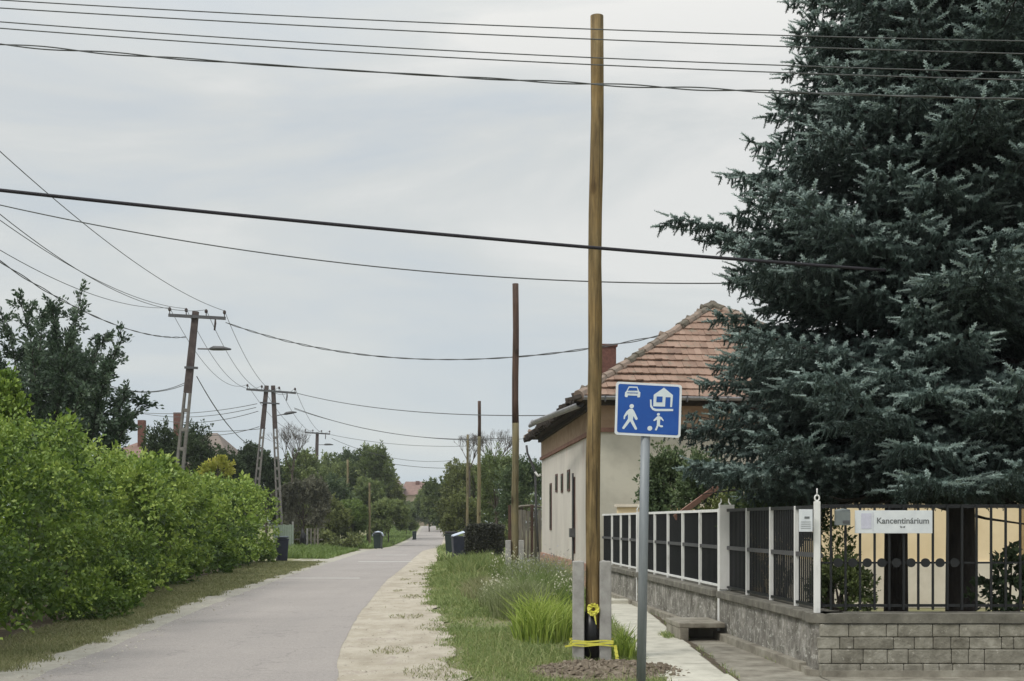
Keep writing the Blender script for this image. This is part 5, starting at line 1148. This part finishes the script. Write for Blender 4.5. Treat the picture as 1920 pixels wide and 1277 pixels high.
# bare twiggy trees
def bare(label, x, ytop, ybot, wpx, Yd, seed):
    r = random.Random(seed); s = F/Yd; t = thing('bare_tree', (at(x,0,Yd).x,Yd,gzf(Yd)), label, 'tree'); mb = MB(); a = Vector((at(x,0,Yd).x,Yd,gzf(Yd))); f_ = at(x,ybot,Yd); mb.tube([a,f_],[.12,.09],6)
    def grow(p, d, L, rad, depth):
        q = p+d*L; mb.tube([p,(p+q)/2+Vector((r.uniform(-.06,.06),0,0))*L,q],[rad,rad*.8,rad*.6],4,caps=False)
        if depth == 0: return
        for k in range(3):
            nd = (d+Vector((r.uniform(-.6,.6),r.uniform(-.5,.5),r.uniform(-.1,.5)))).normalized(); grow(q, nd, L*r.uniform(.6,.85), rad*.62, depth-1)
    for k in range(4):
        d = Vector((r.uniform(-.5,.5)*wpx/30,r.uniform(-.4,.4),1)).normalized(); grow(f_, d, (ybot-ytop)/s*.32, .045, 5)
    mb.build('branches', M['bark2'], t); return t
bare('bare grey tree right of the double pylon', 548, 800, 890, 30, 90, 5)
bare('bare twiggy tree above the right hand bushes', 880, 815, 880, 40, 95, 6)
bare('bare twiggy tree near the house eave', 930, 812, 880, 40, 85, 9)

# clipped box hedge
def clipped(label, x0, x1, ytop, ybot, Yd, depth, mat, seed):
    r = np.random.default_rng(seed); a = at(x0,ytop,Yd); b = at(x1,ybot,Yd); n = 16000; t = thing('box_hedge', ((a.x+b.x)/2,Yd,0), label, 'hedge')
    P = np.stack([r.uniform(a.x,b.x,n), Yd+r.uniform(0,depth,n), r.uniform(.02,a.z,n)],-1)
    face = r.integers(0,4,n); P[face==0,1] = Yd+r.normal(0,.04,(face==0).sum()); P[face==1,2] = a.z+r.normal(0,.03,(face==1).sum()); P[face==2,0] = a.x+r.normal(0,.04,(face==2).sum())
    P[:,2] -= .06*((P[:,0]-(a.x+b.x)/2)/(b.x-a.x)*2)**2
    leaves('foliage', P, r.normal(0,1,(n,3)), .09, M[mat], t, seed=seed); MB().tube([((a.x+b.x)/2,Yd+.5,0),((a.x+b.x)/2,Yd+.5,1)],.05,6).build('stem', M['bark2'], t); return t
clipped('dark clipped box hedge on the right verge by the far bins', 876, 944, 986, 1052, 49, 1.4, 'box', 111)

# yard planting behind the fence
def yard_bush(name, label, x, Yd, z0, z1, rx, mat, seed, n_tw=500, per=12, leaf=.07, ry=None):
    r = np.random.default_rng(seed); X_ = at(x,0,Yd).x; t = thing(name, (X_,Yd,0), label, 'shrub', 'planting in the yard behind the fence')
    P, D, tips, rv = bushy((X_,Yd,(z0+z1)/2),(rx,ry or rx,(z1-z0)/2),n_tw,per,r,9,elong=.25); ok = P[:,2] > .03
    leaves('foliage', P[ok], D[ok], leaf, M[mat], t, seed=seed, rv=rv[ok]); mb = MB()
    for q in tips[:10]: mb.tube([(X_,Yd,0),tuple((np.array([X_,Yd,0])+q)/2+[0,0,.1]),tuple(q)],[.03,.02,.006],5)
    mb.build('stems', M['bark2'], t); return t
yard_bush('dark_shrub','dark green shrub above the far fence panels below the tiled roof',1248,24.8,1.0,3.1,.52,'deep',121,700,13,.08)
yard_bush('dark_shrub','dark shrub behind the middle fence panels under the lowest spruce boughs',1325,22.9,.6,2.75,.68,'deep',122,800,13,.08)
yard_bush('dark_shrub','low dark foliage behind the fence between gate post and corner',1455,18.2,.3,2.1,.72,'deep',123,900,13,.07)
yard_bush('leafy_shrub','grey green ferny shrub behind the black bars under the nameplate',1585,15.0,.35,1.15,.36,'mid',124,500,12,.05)
yard_bush('leafy_shrub','tall thin greenery just right of the white corner post',1562,16.2,.3,1.65,.25,'bright',127,160,10,.05)
yard_bush('dark_shrub','glossy dark leaved shrub behind the bars at the right edge',1888,14.6,.4,1.35,.34,'dark',125,170,8,.09)
yard_bush('leafy_shrub','yellow green bush top just behind the white gate post',1370,21.0,1.3,2.05,.5,'olive',126,300,10,.06)
clump('maize_plants','light green maize like leaves above the far fence panels','plants',(3.02,24.2),.35,.5,70,2.1,.05,'iris',.25,128)

# ------------------------------------------------------------------ bins
def bin_(label, x, Yd, wid, hgt, matb, matl, rz=0, group='wheelie bins put out beside the road', lid='closed'):
    X_ = at(x,0,Yd).x; g0 = gzf(Yd); t = thing('wheelie_bin', (X_,Yd,g0), label, 'bin', group)
    c = Vector((X_,Yd,g0)); Rm = Matrix.Rotation(rz,3,'Z')
    def w_(x,y,z): return c+Rm@Vector((x,y,z))
    m = MB(); wb, wt = wid*.80, wid; db, dt = wid*.85, wid*1.12; hb = hgt-.08
    vs = [w_(sx*ww/2, sy*dd/2, z) for (ww,dd,z) in ((wb,db,.04),(wt,dt,hb)) for sx, sy in ((-1,-1),(1,-1),(1,1),(-1,1))]
    m.v = vs; m.f = [(3,2,1,0),(4,5,6,7),(0,1,5,4),(1,2,6,5),(2,3,7,6),(3,0,4,7)]; m.r = [0]*6; m.build('body', matb, t, bevel=.02)
    q = MB(); q.box(w_(0,0,hb-.02),(wt*1.06,dt*1.04,.05),rz); q.build('rim', matb, t, bevel=.01)
    q = MB(); a_ = .12 if lid == 'closed' else .45; q.box(w_(0,-.01,hgt-.01+(.06 if lid != 'closed' else 0)),(wt*1.08,dt*1.08,.055),rz,rx=-a_*.6 if lid=='closed' else 0, ry=0 if lid=='closed' else -.32, taper=.86); q.build('lid', matl, t, bevel=.015)
    q = MB(); q.tube([w_(-wt*.42,dt*.56,hb+.01),w_(wt*.42,dt*.56,hb+.01)],.018,8); q.build('handle', matb, t)
    for s_ in (-1,1):
        q = MB(); q.tube([w_(s_*wb*.42,db*.45,.09),w_(s_*(wb*.42+.05),db*.45,.09)],.09,12); q.build('wheel', M['black'], t, smooth=True)
    return t
bin_('dark blue bin at the far end of the green hedge', 528.5, 51, .50, .99, M['binblue'], M['binlid'], .25)
bin_('dark bin with pale sack on its lid, halfway along the left roadside', 709, 80, .50, 1.02, M['bingreen'], M['black'], -.2)
bin_('tiny dark bin farthest along the left roadside', 777, 128, .42, .85, M['bingreen'], M['black'], .1)
bin_('blue bin with pale tilted lid beside the clipped box hedge', 860, 52.5, .55, 1.06, M['binblue'], M['lidpale'], .2, lid='tilted')
bin_('dark lidded bin half hidden behind the blue bin', 847, 57.5, .55, 1.12, M['bingreen'], M['black'], -.1)
sk = thing('refuse_sack', (at(709,0,80).x,80,.9), 'whitish plastic sack draped over the halfway bin', 'sack'); m = MB(); c_ = at(709,1000,79.9)
m.tube([c_+Vector((-.36,0,-.16)),c_+Vector((-.22,0,.0)),c_+Vector((0,0,.08)),c_+Vector((.22,0,-.01)),c_+Vector((.36,0,-.18))],[.04,.09,.07,.09,.04],7); m.build('bag', M['lidpale'], sk, smooth=True)
# stake fence with dark sack
sf = thing('stake_fence', (at(585,0,71).x,71,0), 'row of thin pale stakes in the weeds below the brown leaved shrub', 'fence')
for i, x_ in enumerate((549,576,583,590,596)):
    MB().box((at(x_,0,71).x,71,.62 if i else .8),(.09,.06,1.2 if i else 1.6)).build('stake', M['stub'] if i < 2 else M['board'], sf)
MB().box((at(573,0,71).x,71.05,.62),(1.9,.03,.06)).build('rail', M['board'], sf)
bs = thing('black_sack', (at(568,0,70.6).x,70.6,0), 'black narrow sack standing among the pale stakes', 'sack'); c_ = Vector((at(568,0,70.6).x,70.6,0))
m = MB(); m.tube([c_+Vector(v) for v in ((.03,0,.02),(.02,0,.3),(-.02,0,.6),(.03,0,.85),(-.02,0,1.0),(-.05,0,1.25))],[.10,.15,.19,.17,.08,.02],8); m.build('bag', M['black'], bs, smooth=True)

# ------------------------------------------------------------------ far houses
def far_house(label, x0, x1, yeave, yridge, Yd, depth, wallm, roofm, hip=.25, chim=None, group='houses beyond the left hedge'):
    a = at(x0,yeave,Yd); b = at(x1,yeave,Yd); g0 = gzf(Yd); t = thing('distant_house', ((a.x+b.x)/2,Yd,g0), label, 'house', group)
    ze = a.z; zr = at(0,yridge,Yd+depth/2).z; x0_, x1_ = a.x, b.x; o_ = .4
    MB().box(((x0_+x1_)/2, Yd+depth/2, (ze+g0)/2),(x1_-x0_, depth, ze-g0)).build('wall', wallm, t)
    m = MB(); P = [(x0_-o_,Yd-o_,ze),(x1_+o_,Yd-o_,ze),(x1_+o_,Yd+depth+o_,ze),(x0_-o_,Yd+depth+o_,ze)]; hw = (x1_-x0_)*hip; r0_ = (x0_+hw,Yd+depth/2,zr); r1_ = (x1_-hw,Yd+depth/2,zr)
    m.quad([P[0],P[1],r1_,r0_]); m.quad([P[1],P[2],r1_]); m.quad([P[2],P[3],r0_,r1_]); m.quad([P[3],P[0],r0_]); m.quad(P[::-1]); rf_ = m.build('roof', roofm, t)
    if chim:
        c_ = at(chim[0],chim[1],Yd+depth*.4); c2_ = at(chim[0],chim[2],Yd+depth*.4); MB().box((c_.x,c_.y,(c_.z+c2_.z)/2),(chim[3],chim[3],c_.z-c2_.z)).build('chimney', M['chimney'], rf_)
    wn = MB(); wn.box(((x0_+x1_)/2,Yd-.01,g0+1.5),(.9,.06,1.2)); f_ = wn.build('window', M['white'], t); MB().box(((x0_+x1_)/2,Yd-.05,g0+1.5),(.75,.02,1.05)).build('pane', M['winglass'], f_)
    return t
far_house('low red roofed house peeping between silvery tree and conifers', 180, 258, 866, 830, 62, 8, M['farwall'], M['farroof'], .4, (266,788,850,.34))
far_house('grey brown gabled house behind the conifers at the nearest pylon', 310, 425, 872, 812, 80, 9, M['farwall'], M['farbrown'], .42, (334,774,830,.5))
far_house('distant house with reddish roof above the road crest', 748, 806, 928, 903, 300, 12, M['farwall'], M['farroof'], .15, (783,902,915,.9), group='houses beyond the road crest')
far_house('distant brown roofed house left of the reddish roof above the crest', 722, 750, 915, 897, 290, 12, M['farbrown'], M['farbrown'], .3, None, group='houses beyond the road crest')

# ------------------------------------------------------------------ haze
hm, hnt, hout = newmat('thin_haze'); pv = hnt.nodes.new('ShaderNodeVolumePrincipled'); pv.inputs['Color'].default_value = (.86,.91,.95,1); pv.inputs['Density'].default_value = HAZE; pv.inputs['Anisotropy'].default_value = .2
hnt.links.new(pv.outputs[0], hout.inputs['Volume'])
hz = MB(); hz.box((0,1480,6),(5200,3100,18)); tag(hz.build('haze', hm), 'thin pale haze over the whole street', 'haze', kind='stuff')
# ------------------------------------------------------------------ render settings
cy = scene.cycles; cy.max_bounces = 5; cy.diffuse_bounces = 3; cy.glossy_bounces = 2; cy.transmission_bounces = 2; cy.transparent_max_bounces = 4
cy.use_denoising = True; cy.caustics_reflective = False; cy.caustics_refractive = False
